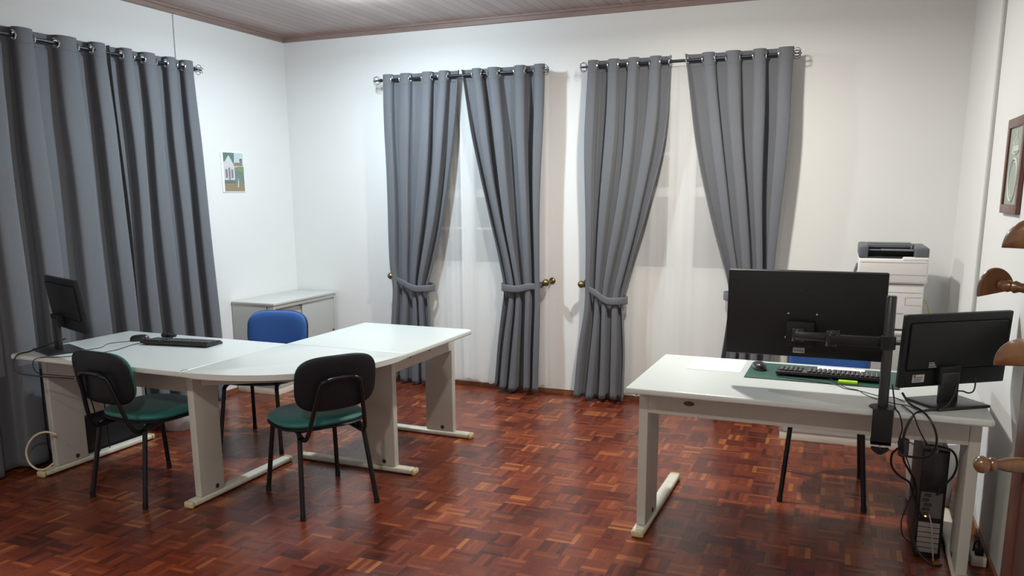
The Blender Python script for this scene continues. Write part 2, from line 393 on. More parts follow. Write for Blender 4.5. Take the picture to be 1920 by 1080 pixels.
# ceiling lamps (just above the frame), the last one an added fill
names = ['round ceiling lamp with cool white globe near the back-left corner', 'round ceiling lamp with warm white globe in front of the right window',
         'round ceiling lamp over the near right part of the room', 'added round fill lamp, unseen, over the near left part of the room']
for (x, y, pw, c, gl), lb in zip(LAMPS, names):
    t = thing('ceiling_lamp', lb, 'lamp', (x, y, H), group='round ceiling lamps')
    MB().lathe([(0, -0.0), (0.09, -0.0), (0.09, -0.016), (0, -0.016)], seg=32).build('ceiling_rose', M_win, t)
    MB().lathe([(0.0, -0.016), (0.082, -0.016), (0.080, -0.026), (0.062, -0.036), (0.03, -0.042), (0.0, -0.043)], seg=32).build('diffuser', M_bulb, t)

# cable trunking, cable
b = MB(); b.rbox(RX-0.016, RX+0.0, 4.775, 4.815, 0.035, H, 0.003); tag(b.build('cable_trunking', mat('trunking_grey', (0.52, 0.52, 0.50), 0.5)), 'thin grey vertical cable trunking on the right wall', 'trunking')
b = MB(); b.tube([(-L+0.004, 4.672, H-0.045), (-L+0.004, 4.668, 2.6), (-L+0.004, 4.666, 2.2)], 0.0026, 6); tag(b.build('wall_cable', mat('painted_cable', (0.45, 0.46, 0.46), 0.5)), 'thin grey cable running up the left wall to the ceiling', 'cable')

# ------------------------------------------------------------------ curtains
def interp(rows, z):
    if z >= rows[0][0]: return rows[0][1:]
    if z <= rows[-1][0]: return rows[-1][1:]
    for i in range(len(rows)-1):
        if rows[i][0] >= z >= rows[i+1][0]:
            z1, z2 = rows[i][0], rows[i+1][0]; t = (z-z1)/(z2-z1); out = []
            for k in range(1, len(rows[0])):
                y1, y2 = rows[i][k], rows[i+1][k]
                m1 = (y2-rows[i-1][k])/(z2-rows[i-1][0]) if i > 0 else (y2-y1)/(z2-z1)
                m2 = (rows[i+2][k]-y1)/(rows[i+2][0]-z1) if i+2 < len(rows) else (y2-y1)/(z2-z1)
                h = z2-z1
                out.append((2*t**3-3*t*t+1)*y1+(t**3-2*t*t+t)*h*m1+(-2*t**3+3*t*t)*y2+(t**3-t*t)*h*m2)
            return out
def curtain(name, label, group, frame, rows, periods, phase, rod_off, rod_z, seed=0, skew=0.45):
    """frame(a, d, z): lateral a along wall, d distance off the wall"""
    rnd = random.Random(seed)
    z_top, z_bot = rows[0][0], rows[-1][0]
    root = thing(name, label, 'curtain', frame((rows[-1][1]+rows[-1][2])/2, rod_off, 0), 0, group)
    offs = [rnd.uniform(-0.09, 0.09) for _ in range(12)]; am = [rnd.uniform(0.75, 1.2) for _ in range(12)]
    def wave(th, lo):
        t2 = th+lo*skew*math.cos(th)
        return 2.15*((1+math.sin(t2))/2)**1.7-1.05+0.05*math.sin(3*t2)*lo
    def wob(s): return sum(offs[k]*math.sin(PI*(k+1)*s) for k in range(4))
    def amp_s(s):
        q = s*periods; i = int(q) % 12; f = q-int(q); return am[i]*(1-f)+am[(i+1) % 12]*f
    def pt(s, z):
        a, b_, am_, do = interp(rows, z)
        lo = max(0, min(1, (z_top-z)/0.5))
        th = 2*PI*(periods*s+wob(s)*0.9)+phase
        sh = wave(th, lo)
        d = rod_off+do+am_*sh*(1+(amp_s(s)-1)*lo)*1.1
        wd = abs(b_-a)
        x = a+(b_-a)*s-0.16*(b_-a)/periods*math.sin(2*th)*(0.6)
        # lower down the cloth swells unevenly
        d += 0.010*lo*math.sin(5*s+z*2.1+seed)
        x += 0.006*lo*math.sin(z*4+9*s+seed)
        hem = 0.0022 if (z < z_bot+0.085 or z > z_top-0.085) else 0.0
        zz = z
        if z < z_bot+0.4: zz = z+0.012*math.sin(7*s+seed)*(1-(z-z_bot)/0.4)
        return Vector(frame(x, d+hem, zz))
    # eyelets where the cloth crosses the rod line
    rings = []; N = 2000
    prevd = None
    for i in range(N+1):
        s = i/N; th = 2*PI*(periods*s+wob(s)*0.9)+phase; sv = wave(th, 0)
        if prevd is not None and prevd*sv < 0 and 0.015 < s < 0.985:
            rings.append(s)
        prevd = sv
    cen = []
    for s in rings:
        c = pt(s, rod_z); t1 = (pt(min(1, s+0.003), rod_z)-pt(max(0, s-0.003), rod_z)).normalized()
        nrm = t1.cross(Vector((0, 0, 1))).normalized(); cen.append((c, nrm))
    nu = int(periods*44); zs = []
    z = z_top
    while z > z_top-0.11: zs.append(z); z -= 0.0045
    nn = 70
    z0 = zs[-1]
    for k in range(1, nn+1): zs.append(z0+(z_bot-z0)*k/nn)
    bm = bmesh.new(); grid = [[bm.verts.new(pt(i/nu, zz)) for i in range(nu+1)] for zz in zs]
    for j in range(len(zs)-1):
        for i in range(nu):
            q = (grid[j][i], grid[j][i+1], grid[j+1][i+1], grid[j+1][i])
            if zs[j] > z_top-0.11:
                c = (q[0].co+q[1].co+q[2].co+q[3].co)/4
                if any((c-cc).length < 0.0225 for cc, _ in cen): continue
            bm.faces.new(q).smooth = True
    mb = MB(); mb.bm.free(); mb.bm = bm
    ox, oy = root.location.x, root.location.y
    for v in bm.verts: v.co.x -= ox; v.co.y -= oy
    cl = mb.build('curtain_cloth', M_curt, root, angle=80)
    so = cl.modifiers.new('thick', 'SOLIDIFY'); so.thickness = 0.003; so.offset = 0
    for c, nrm in cen:
        MB().torus((c.x-ox, c.y-oy, c.z), nrm, 0.0245, 0.0058, 28, 8).build('eyelet', M_ring, root)
    return root

fback = lambda a, d, z: (a, D-d, z)
fleft = lambda a, d, z: (-L+d, a, z)
RO = 0.13; RZ = 2.463
ZT = 2.504
# rows: z, a, b, amplitude, extra offset
c1 = curtain('curtain', 'grey eyelet curtain tied back to the left, left half of the left back window', 'grey eyelet curtains', fback,
    [(ZT, -3.425, -2.770, 0.026, 0), (1.9, -3.425, -2.835, 0.034, 0), (1.4, -3.42, -2.925, 0.032, 0.005), (1.0, -3.41, -3.035, 0.028, 0.005), (0.82, -3.39, -3.085, 0.022, 0.008), (0.70, -3.395, -3.075, 0.026, 0.006), (0.4, -3.425, -3.065, 0.032, 0.004), (0.02, -3.44, -3.065, 0.036, 0)], 4.0, 0.3, RO, RZ, 1)
c2 = curtain('curtain', 'grey eyelet curtain tied back to the right, right half of the left back window', 'grey eyelet curtains', fback,
    [(ZT, -2.760, -2.085, 0.026, 0), (1.85, -2.640, -2.10, 0.034, 0), (1.4, -2.54, -2.11, 0.032, 0.005), (1.05, -2.45, -2.115, 0.028, 0.006), (0.84, -2.408, -2.115, 0.022, 0.008), (0.70, -2.42, -2.11, 0.026, 0.006), (0.4, -2.46, -2.11, 0.034, 0.004), (0.035, -2.50, -2.115, 0.038, 0)], 4.0, 2.6, RO, RZ, 2)
c3 = curtain('curtain', 'grey eyelet curtain tied back to the left, left half of the right back window', 'grey eyelet curtains', fback,
    [(ZT, -1.725, -1.135, 0.026, 0), (1.95, -1.735, -1.165, 0.034, 0), (1.43, -1.735, -1.275, 0.032, 0.005), (1.0, -1.735, -1.40, 0.028, 0.006), (0.80, -1.735, -1.452, 0.022, 0.008), (0.68, -1.74, -1.45, 0.026, 0.006), (0.4, -1.775, -1.43, 0.034, 0.004), (0.0255, -1.81, -1.425, 0.04, 0)], 4.0, 0.9, RO, RZ, 3)
c4 = curtain('curtain', 'grey eyelet curtain tied back to the right, right half of the right back window', 'grey eyelet curtains', fback,
    [(ZT, -1.070, -0.365, 0.026, 0), (1.95, -0.975, -0.370, 0.034, 0), (1.43, -0.845, -0.385, 0.032, 0.005), (1.0, -0.725, -0.40, 0.028, 0.006), (0.84, -0.70, -0.405, 0.022, 0.008), (0.70, -0.705, -0.405, 0.026, 0.006), (0.4, -0.73, -0.40, 0.034, 0.004), (0.03, -0.77, -0.395, 0.038, 0)], 4.0, 2.4, RO, RZ, 4)
c5 = curtain('curtain', 'grey eyelet curtain hanging straight on the left wall, cut by the photo edge', 'grey eyelet curtains', fleft,
    [(ZT+0.005, 3.915, 2.72, 0.028, 0), (1.5, 3.935, 2.70, 0.036, 0), (0.03, 3.95, 2.66, 0.045, 0.005)], 5.0, 0.5, RO, RZ, 5)
c6 = curtain('curtain', 'grey eyelet curtain hanging straight on the left wall beside the small painting', 'grey eyelet curtains', fleft,
    [(ZT+0.005, 4.663, 3.955, 0.025, 0), (1.5, 4.69, 3.965, 0.032, 0), (0.03, 4.715, 3.985, 0.040, 0.005)], 4.0, 0.6, RO, RZ, 6)

def rod(label, frame, a0, a1, dirv):
    p0 = Vector(frame(a0, RO, RZ)); p1 = Vector(frame(a1, RO, RZ)); c = (p0+p1)/2
    root = thing('curtain_rod', label, 'curtain rod', (c.x, c.y, RZ), 0, 'dark metal curtain rods')
    d = (p1-p0).normalized(); hl = (p1-p0).length/2
    MB().cyl(-d*hl, d*hl, 0.0105, 16).build('pole', M_rod, root)
    for sgn in (-1, 1):
        e = d*(hl*sgn); o = d*sgn; b = MB()
        b.lathe([(0.0105, 0), (0.014, 0.003), (0.014, 0.012), (0.008, 0.018), (0.008, 0.024)], e, o, 16)
        b.lathe([(0, 0.066), (0.005, 0.068), (0.006, 0.073), (0, 0.077)], e, o, 10)
        side = o.cross(Vector((0, 0, 1)))
        for k in range(6):
            a = PI*k/3+0.3; rd = side*math.cos(a)+Vector((0, 0, 1))*math.sin(a)
            pts = []
            for j in range(20):
                t = 2*PI*j/20
                pts.append(e+o*(0.046+0.022*math.cos(t))+rd*(0.0185+0.0165*math.sin(t)))
            b.tube(pts, 0.0018, 6, closed=True)
        b.build('finial', M_rod, root)
        # bracket
        bp = d*(hl*sgn*0.955); f0 = Vector(frame(0, 0, 0)); f1 = Vector(frame(0, 1, 0)); nrm = (f1-f0).normalized()
        bb = MB(); bb.lathe([(0.022, 0), (0.022, 0.006), (0.009, 0.01), (0.007, 0.02), (0.007, RO-0.014)], bp-nrm*RO, nrm, 14)
        bb.torus(bp, d, 0.0135, 0.003, 16, 6)
        bb.build('bracket', M_rod, root)
    return root
rod('dark metal curtain rod with wire cage finials over the left back window', fback, -3.452, -2.118, 1)
rod('dark metal curtain rod with wire cage finials over the right back window', fback, -1.732, -0.376, 1)
rod('dark metal curtain rod along the left wall, finial near the small painting', fleft, 2.62, 4.70, 1)

def sheer(label, x0, x1, seed, dd=0.0):
    rnd = random.Random(seed); ph = [rnd.uniform(0, 6.28) for _ in range(6)]
    root = bmesh.new(); nu = 160; zs = [2.44-(2.44-0.06)*k/50 for k in range(51)]; cx = (x0+x1)/2
    def f(s, z):
        g = (2.44-z)/2.4
        d = 0.048+dd+0.0035*math.sin(2*PI*(s+0.08*math.sin(5*s+ph[3]))*5+ph[0]+0.4*g)+0.0012*math.sin(2*PI*(s+0.05*math.sin(8*s))*11+ph[1])+0.004*g*math.sin(2*PI*s*2+ph[2]+z)
        zz = z+(0.014*math.sin(2*PI*s*2.2+ph[3])+0.006*math.sin(2*PI*s*9+ph[4]))*g*g
        return (x0-cx+(x1-x0)*s+0.003*math.sin(2*PI*s*5+ph[1]), -d, zz)
    grid = [[root.verts.new(f(i/nu, z)) for i in range(nu+1)] for z in zs]
    for j in range(50):
        for i in range(nu): root.faces.new((grid[j][i], grid[j][i+1], grid[j+1][i+1], grid[j+1][i])).smooth = True
    mb = MB(); mb.bm.free(); mb.bm = root
    o = mb.build('sheer_curtain', M_sheer, angle=80); o.location = (cx, D, 0)
    tag(o, label, 'sheer curtain', 'white sheer curtains')
sheer('white sheer curtain left half, behind the left back window curtains', -3.40, -2.70, 1)
sheer('white sheer curtain right half, behind the left back window curtains', -2.80, -2.065, 2, 0.018)
sheer('white sheer curtain left half, behind the right back window curtains', -1.70, -0.965, 3)
sheer('white sheer curtain right half, behind the right back window curtains', -1.155, -0.38, 4, 0.018)

def tieback(xb, zb, xi, zi, label, hlabel):
    """ball holdback at (xb, zb); band slopes to the inner edge xi at height zi and wraps behind"""
    sg = 1 if xi > xb else -1
    t = thing('curtain_holdback', hlabel, 'curtain holdback', (xb, D, zb), 0, 'brass ball curtain holdbacks')
    MB().lathe([(0.026, 0), (0.026, 0.005), (0.010, 0.012), (0.006, 0.02), (0.006, 0.125)], (0, 0, 0), (0, -1, 0), 16).build('stem', M_brass, t)
    MB().lathe([(0.008, 0.118), (0.017, 0.124), (0.024, 0.133), (0.028, 0.146), (0.028, 0.153), (0.0235, 0.166), (0.013, 0.175), (0.006, 0.178), (0, 0.180)], (0, 0, 0), (0, -1, 0), 20).build('ball', M_brass, t)
    MB().torus((sg*0.008, -0.112, 0.0), (0, 1, 0.0), 0.012, 0.003, 16, 6).build('hook_ring', M_brass, t)
    dF = RO+0.052; dB = RO-0.040
    w_ = xi-xb
    path = [(xb+sg*0.006, 0.118, zb-0.006), (xb+w_*0.16, RO+0.022, zb-0.030), (xb+w_*0.36, dF, (zb*0.55+zi*0.45)-0.012), (xb+w_*0.62, dF+0.004, zi-0.012+0.3*(zb-zi)*0.3), (xb+w_*0.90, dF-0.004, zi-0.004),
            (xi+sg*0.012, RO+0.008, zi), (xi-sg*0.0, dB+0.004, zi+0.004), (xb+w_*0.5, dB-0.006, (zi+zb)/2), (xb+w_*0.2, 0.092, zb-0.02), (xb+sg*0.004, 0.106, zb-0.006)]
    hw = [0.010, 0.021, 0.027, 0.028, 0.028, 0.028, 0.028, 0.026, 0.018, 0.008]
    P = smooth_pts(path, 8); Hh = smooth_pts([(h, 0, 0) for h in hw], 8)
    bm = bmesh.new(); rows_ = []
    for p, h in zip(P, Hh):
        rr = []
        for k in range(7):
            q = k/6*2-1
            rr.append(bm.verts.new((p.x-xb, -(p.y+0.003*(1-q*q)), p.z+h.x*q-zb)))
        rows_.append(rr)
    for A, B_ in zip(rows_, rows_[1:]):
        for k in range(6): bm.faces.new((A[k], B_[k], B_[k+1], A[k+1])).smooth = True
    mb = MB(); mb.bm.free(); mb.bm = bm
    o = mb.build('curtain_tieback', M_curt, angle=80); o.location = (xb, D, zb)
    so = o.modifiers.new('thick', 'SOLIDIFY'); so.thickness = 0.004
    tag(o, label, 'tieback', 'grey cloth curtain tiebacks')
tieback(-3.420, 0.910, -3.052, 0.822, 'grey cloth tieback sloping right around the leftmost tied curtain', 'aged brass ball holdback left of the left back window')
tieback(-2.055, 0.902, -2.420, 0.855, 'grey cloth tieback around the right curtain of the left back window', 'aged brass ball holdback right of the left back window')
tieback(-1.773, 0.900, -1.442, 0.790, 'grey cloth tieback around the left curtain of the right back window', 'aged brass ball holdback left of the right back window')
tieback(-0.345, 0.902, -0.712, 0.855, 'grey cloth tieback around the right window curtain behind the big monitor', 'aged brass ball holdback behind the big monitor')

# ------------------------------------------------------------------ desks
def arc_pts(c, r, a0, a1, n): return [(c[0]+r*math.cos(a0+(a1-a0)*i/n), c[1]+r*math.sin(a0+(a1-a0)*i/n)) for i in range(n+1)]
def leg_unit(root, cx, y0, y1, cy0, cy1, foot_w=0.06, th=0.042, top=0.715, horiz=False, hole=None):
    """upright panel column on a long floor foot; foot runs y0..y1 (or x if horiz), column cy0..cy1"""
    def bx(m, a0, a1, b0, b1, z0, z1, r=0.004):
        if horiz: m.rbox(b0, b1, a0, a1, z0, z1, r)
        else: m.rbox(a0, a1, b0, b1, z0, z1, r)
    m = MB(); bx(m, cx-th/2, cx+th/2, cy0, cy1, 0.038, top, 0.003)
    cm = m.build('leg_column', M_leg, root)
    # seam groove along the column and worn hole
    h = (cy0+cy1)/2
    for sg in (-1, 1):
        g = MB()
        a = cx+sg*th/2
        if horiz: g.lathe([(0.0, 0), (0.013, 0), (0.013, 0.0015), (0, 0.0015)], (h+0.02, a, 0.062), (0, sg, 0), 12)
        else: g.lathe([(0.0, 0), (0.013, 0), (0.013, 0.0015), (0, 0.0015)], (a, h+0.03, 0.062), (sg, 0, 0), 12)
        g.build('cable_hole', M_dark, cm)
    m = MB(); bx(m, cx-foot_w/2, cx+foot_w/2, y0+0.02, y1-0.02, 0.006, 0.036, 0.010)
    ft = m.build('leg_foot', M_foot, root)
    m = MB(); bx(m, cx-foot_w/2, cx+foot_w/2, y0-0.005, y0+0.022, 0.0, 0.037, 0.012); m.build('end_cap', M_cap, ft); m = MB(); bx(m, cx-foot_w/2, cx+foot_w/2, y1-0.022, y1+0.005, 0.0, 0.037, 0.012)
    m.build('end_cap', M_cap, ft)

def beam(root, p0, p1, z0, z1, th=0.03, ovals=(), name='apron_beam'):
    d = Vector((p1[0]-p0[0], p1[1]-p0[1], 0)); Ln = d.length; d.normalize(); n = Vector((d.y, -d.x, 0))
    M = Matrix(((d.x, -n.x, 0, p0[0]), (d.y, -n.y, 0, p0[1]), (0, 0, 1, 0), (0, 0, 0, 1)))
    m = MB(M); m.rbox(0, Ln, 0, th, z0, z1, 0.002); bo = m.build(name, M_leg, root)
    if ovals:
        for s in ovals:
            m = MB(M)
            zc = (z0+z1)/2
            t = bmesh.new(); vs_ = []
            for k in range(20):
                a = 2*PI*k/20; vs_.append(t.verts.new((s+0.024*math.cos(a), -0.002, zc+0.011*math.sin(a))))
            t.faces.new(vs_)
            m.merge(t)
            m.box(s-0.010, s+0.010, -0.004, -0.0021, zc-0.006, zc+0.006)
            m.build('oval_slot', mat('slot_brown', (0.10, 0.075, 0.06), 0.7), bo, smooth=False)
    return bo

# right desk
dr = thing('desk', 'white rectangular desk with grey steel legs at the right wall', 'desk', (-0.8262, 3.3523, 0), -0.0195)
Wd = 1.412
pts = [(0.0, 0.012), (0.004, 0.004), (0.012, 0)]+[(Wd-0.012, 0), (Wd, 0.012), (Wd, 0.80), (0.012, 0.80), (0, 0.788)]
MB().prism(pts, 0.712, 0.74, 0.009, 4).build('tabletop', M_white, dr)
leg_unit(dr, 0.045, 0.10, 0.95, 0.165, 0.40)
leg_unit(dr, Wd-0.037, 0.10, 0.95, 0.165, 0.40)
beam(dr, (0.066, 0.165), (Wd-0.059, 0.165), 0.588, 0.711, 0.03, (0.185,))
m = MB(); m.rbox(0.10, Wd-0.10, 0.70, 0.72, 0.66, 0.711, 0.002); m.build('rear_rail', M_leg, dr)
m = MB(); m.rbox(0.008, 0.022, 0.08, 0.17, 0.695, 0.7115, 0.002); m.rbox(0.02, 0.03, 0.10, 0.20, 0.68, 0.7115, 0.002); m.build('side_bracket', M_cream, dr)

# left corner desk
dl = thing('corner_desk', 'large white L-shaped desk with rounded corner and grey steel legs', 'desk', (-2.8999, 3.6993, 0), -0.0142)
W1, W3, WD = 1.2196, 0.8156, 0.80
MB().prism([(-W1+0.012, 0), (-W1, -0.012), (-W1, -WD+0.02), (-W1+0.02, -WD), (-0.0008, -WD), (-0.0008, 0)], 0.712, 0.74, 0.008, 4).build('tabletop', M_white, dl)
MB().prism([(0.0008, 0.0008+W3-W3), (0.8, 0.0008), (WD, W3-0.03), (WD-0.03, W3), (0.012, W3), (0.0, W3-0.012)], 0.712, 0.74, 0.008, 4).build('tabletop', M_white, dl)
n = 2.25; arc = []
for k in range(29):
    a = PI/2*k/28; arc.append((0.80*math.sin(a)**(2/n), -0.80*math.cos(a)**(2/n)))
MB().prism([(0.0, -0.0008)]+arc[:-1]+[(0.80, -0.0008)], 0.712, 0.74, 0.008, 4).build('tabletop', M_white, dl)
leg_unit(dl, -1.245+0.02, -0.70, 0.10, -0.60, -0.395)
leg_unit(dl, -0.09, -0.735, 0.07, -0.66, -0.49)
leg_unit(dl, 0.145, -0.05, 0.745, 0.435, 0.62, horiz=True)
leg_unit(dl, 0.88, -0.05, 0.745, 0.42, 0.62, horiz=True)
# keep the wing legs under the wing
beam(dl, (-1.20, -0.60), (-0.112, -0.60), 0.575, 0.711, 0.03)
beam(dl, (0.62, 0.166), (0.62, 0.859), 0.585, 0.711, 0.03, (0.165, 0.40))
beam(dl, (-0.069, -0.60), (0.40, -0.30), 0.62, 0.711, 0.03)
m = MB(); m.rbox(-1.232, -1.218, -0.39, 0.05, 0.285, 0.60, 0.002); m.build('side_panel', M_leg, dl)
m = MB(); m.tube([(0.0, -0.797, 0.7425), (-0.005, -0.790, 0.7425), (-0.012, -0.765, 0.742), (-0.004, -0.75, 0.742)], 0.0012, 6); m.build('string_tab', M_red, dl)

# ------------------------------------------------------------------ chairs
def make_chair(label, fab, shell, group, loc, ang, piping):
    t = thing('office_chair', label, 'chair', loc, ang-PI/2, group)
    MB().pad(0.47, 0.43, 0.055, 2.7, Matrix.Translation((0, 0.02, 0.462)), curv=-0.15, curv2=-0.15).build('seat', fab, t)
    MB().pad(0.475, 0.435, 0.03, 2.7, Matrix.Translation((0, 0.02, 0.437)), curv=-0.12, curv2=-0.12).build('seat_pan', shell, t)
    tilt = math.radians(9)
    Mb = Matrix.Translation((0, -0.272, 0.68)) @ Matrix.Rotation(tilt, 4, 'X') @ Matrix.Rotation(-PI/2, 4, 'X')
    # local z of pad -> +y (front)
    MB().pad(0.415, 0.275, 0.042, 3.4, Mb @ Matrix.Translation((0, 0, 0.006)), curv=0.42).build('backrest', fab, t)
    MB().pad(0.425, 0.285, 0.030, 3.4, Mb @ Matrix.Translation((0, 0, -0.012)), curv=0.42).build('back_shell', piping, t)
    for sx in (-1, 1):
        for (fy, ky, my) in ((0.25, 0.195, 0.155), (-0.25, -0.185, -0.14)):
            pts = smooth_pts([(sx*0.150, my*0.2, 0.418), (sx*0.160, my, 0.418), (sx*0.170, ky, 0.398), (sx*0.1735, ky+(fy-ky)*0.12, 0.355), (sx*0.2, fy, 0.012)], 6)
            m = MB().tube(pts, 0.0125, 12); lg = m.build('leg', M_tube, t)
            MB().cyl((sx*0.1995, fy-0.001 if fy > 0 else fy+0.001, 0.03), (sx*0.2005, fy, 0.0), 0.0142, 12).build('foot_tip', M_blk, lg)
    m = MB()
    for yy in (0.10, -0.11): m.tube([(-0.155, yy, 0.412), (0.155, yy, 0.412)], 0.010, 10)
    m.build('seat_frame', M_tube, t)
    pts = smooth_pts([(-0.135, -0.04, 0.405), (-0.150, -0.15, 0.396), (-0.155, -0.215, 0.395), (-0.148, -0.255, 0.44), (-0.120, -0.298, 0.60), (-0.102, -0.319, 0.68), (-0.080, -0.330, 0.702), (-0.04, -0.320, 0.707),
                      (0.04, -0.320, 0.707), (0.080, -0.330, 0.702), (0.102, -0.319, 0.68), (0.120, -0.298, 0.60), (0.148, -0.255, 0.44), (0.155, -0.215, 0.395), (0.150, -0.15, 0.396), (0.135, -0.04, 0.405)], 6)
    MB().tube(pts, 0.011, 12).build('back_support', M_tube, t)
    return t
make_chair('green-seated black chair in front of the rounded desk corner, its back to the room', M_green, M_shell, 'green padded black chairs', (-2.46, 3.355, 0), math.atan2(0.535, -0.845), M_shell)
make_chair('green-seated black chair pushed under the left desk beside the computer screen', M_green, M_shell, 'green padded black chairs', (-3.385, 3.145, 0), math.radians(86), M_shell)
make_chair('blue padded chair inside the angle of the L-shaped desk', M_blue, M_shell, 'blue padded chairs', (-3.37, 4.05, 0), math.radians(-75), M_navy)
make_chair('blue padded chair behind the right desk, mostly hidden by the big monitor', M_blue, M_shell, 'blue padded chairs', (0.0, 4.41, 0), -PI/2+0.02, M_navy)

# ------------------------------------------------------------------ cabinets
def cabinet(label, loc, rz, Wc, Dc, Hc, extra_label=False):
    """front at local -y, origin at the front-left bottom corner"""
    t = thing('sliding_door_cabinet', label, 'cabinet', loc, rz, 'grey steel sliding door cabinets')
    b = MB(); b.rbox(0, 0.022, 0, Dc, 0.06, Hc-0.022, 0.002); b.rbox(Wc-0.022, Wc, 0, Dc, 0.06, Hc-0.022, 0.002)
    b.box(0.022, Wc-0.022, Dc-0.015, Dc, 0.06, Hc-0.022); b.box(0.022, Wc-0.022, 0.0, Dc-0.015, 0.06, 0.085); b.rbox(0.022, Wc-0.022, 0, 0.04, Hc-0.05, Hc-0.022, 0.002)
    bd = b.build('body', M_cab, t, bevel=0)
    MB().rbox(-0.004, Wc+0.004, -0.006, Dc, Hc-0.022, Hc, 0.005).build('top', mat('cabinet_top', (0.56, 0.56, 0.53), 0.4), t)
    MB().rbox(0.002, Wc-0.002, 0.004, Dc-0.004, 0, 0.0595, 0.003).build('plinth', M_cream, t)
    d1 = MB().rbox(0.024, Wc*0.52, 0.026, 0.038, 0.086, Hc-0.051, 0.002).build('sliding_door', M_cab, t)
    d2 = MB().rbox(Wc*0.45, Wc-0.024, 0.008, 0.020, 0.086, Hc-0.051, 0.002).build('sliding_door', M_cab, t)
    MB().lathe([(0.009, 0), (0.009, 0.006), (0.006, 0.007), (0, 0.007)], (Wc-0.045, 0.008, Hc*0.55), (0, -1, 0), 14).build('lock', M_brass, d2)
    MB().rbox(Wc*0.46, Wc*0.475, 0.003, 0.008, 0.30, 0.44, 0.001).build('finger_pull', M_dark, d2)
    return t
cl = cabinet('low grey steel cabinet with sliding doors in the back-left corner', (-4.061, 5.050, 0), PI/2, 0.84, 0.41, 0.742)
b = MB(); b.box(-0.0012, 0.0, 0.022, 0.075, 0.690, 0.722); lb = b.build('sticker', mat('pale_blue_sticker', (0.60, 0.64, 0.72), 0.5), cl, smooth=False)
b = MB(); b.box(-0.002, -0.0013, 0.055, 0.068, 0.698, 0.714); b.box(-0.002, -0.0013, 0.03, 0.05, 0.710, 0.713); b.box(-0.002, -0.0013, 0.03, 0.048, 0.703, 0.705); b.build('sticker_print', M_ink, lb, smooth=False)
cabinet('low grey steel cabinet behind the right desk with the printer on top', (-0.275, 5.275, 0), 0, 0.84, 0.44, 0.742)

# ------------------------------------------------------------------ printer
pr = thing('printer', 'white and dark grey office printer on the cabinet by the right wall', 'printer', (0.12, 5.31, 0.742))
b = MB(); b.rbox(0.012, 0.372, 0.0, 0.42, 0.012, 0.285, 0.010); b.build('body', M_prn, pr)
b = MB(); b.rbox(0.0, 0.384, -0.012, 0.43, 0.288, 0.437, 0.014, 4); b.rbox(0.30-0.06, 0.384, -0.012, 0.06, 0.42, 0.447, 0.010); b.build('upper_body', M_prn, pr)
# dark output unit with a tray opening facing front
b = MB(); b.rbox(0.0, 0.052, 0.0, 0.43, 0.438, 0.512, 0.012, 4); b.rbox(0.305, 0.384, 0.0, 0.43, 0.438, 0.505, 0.014, 4); b.rbox(0.045, 0.312, 0.20, 0.43, 0.438, 0.512, 0.010, 4)
b.rbox(0.045, 0.312, 0.155, 0.26, 0.492, 0.512, 0.004)
pu = b.build('output_unit', M_prg, pr)
b = MB(); b.box(0.052, 0.305, 0.012, 0.20, 0.4385, 0.446); b.box(0.052, 0.305, 0.192, 0.1995, 0.446, 0.49); b.build('output_tray', M_prd, pr)
b = MB(); b.rbox(0.125, 0.305, 0.05, 0.16, 0.479, 0.486, 0.003); b.rbox(0.056, 0.125, 0.08, 0.16, 0.477, 0.483, 0.002); b.rbox(0.29, 0.30, 0.13, 0.15, 0.486, 0.508, 0.002); b.build('paper_stop', mat('slate_light', (0.16, 0.17, 0.19), 0.4), pu)
# panel seams and side door
b = MB()
b.box(0.016, 0.368, -0.0008, 0.0005, 0.2855, 0.289); b.box(0.014, 0.372, -0.0135, -0.0115, 0.342, 0.3432); b.box(0.014, 0.372, -0.0135, -0.0115, 0.415, 0.4158)
b.box(0.02, 0.36, -0.0012, 0.0, 0.235, 0.2368)
b.box(0.275, 0.277, -0.0012, 0.0, 0.16, 0.208); b.box(0.275, 0.36, -0.0012, 0.0, 0.16, 0.1612); b.box(0.28, 0.36, -0.0012, 0.0, 0.207, 0.2085)
for k in range(12): b.box(0.20+0.006*k, 0.203+0.006*k, -0.0012, 0.0, 0.105, 0.112)
b.build('panel_seam', mat('seam_grey', (0.22, 0.21, 0.20), 0.7), pr, smooth=False)
b = MB()
b.tube([(0.0, 0.06, 0.40), (-0.012, 0.05, 0.36), (-0.018, 0.04, 0.30)], 0.009, 10); b.build('side_handle', M_prg, pr)
b = MB(); b.tube(smooth_pts([(0.4925, 5.55, 0.90), (0.515, 5.53, 0.91), (0.535, 5.52, 0.885), (0.548, 5.52, 0.83), (0.552, 5.525, 0.7605), (0.56, 5.60, 0.7465), (0.55, 5.66, 0.7465)], 6), 0.0032, 8)
tag(b.build('network_cable', M_yel), 'yellow network cable at the right side of the printer', 'cable')

# ------------------------------------------------------------------ monitors
def text_mesh(txt, size, name, m, parent, loc, rot, ext=0.0006, sx=1.0):
    c = bpy.data.curves.new(name, 'FONT'); c.body = txt; c.size = size; c.extrude = ext; c.align_x = 'CENTER'; c.align_y = 'CENTER'
    tmp = bpy.data.objects.new(name+'_tmp', c); COL.objects.link(tmp)
    dg = bpy.context.evaluated_depsgraph_get(); me = bpy.data.meshes.new_from_object(tmp.evaluated_get(dg))
    bpy.data.objects.remove(tmp); bpy.data.curves.remove(c)
    o = bpy.data.objects.new(name, me); COL.objects.link(o); me.materials.clear(); me.materials.append(m)
    o.location = loc; o.rotation_euler = rot; o.scale = (sx, 1, 1); o.parent = parent; return o
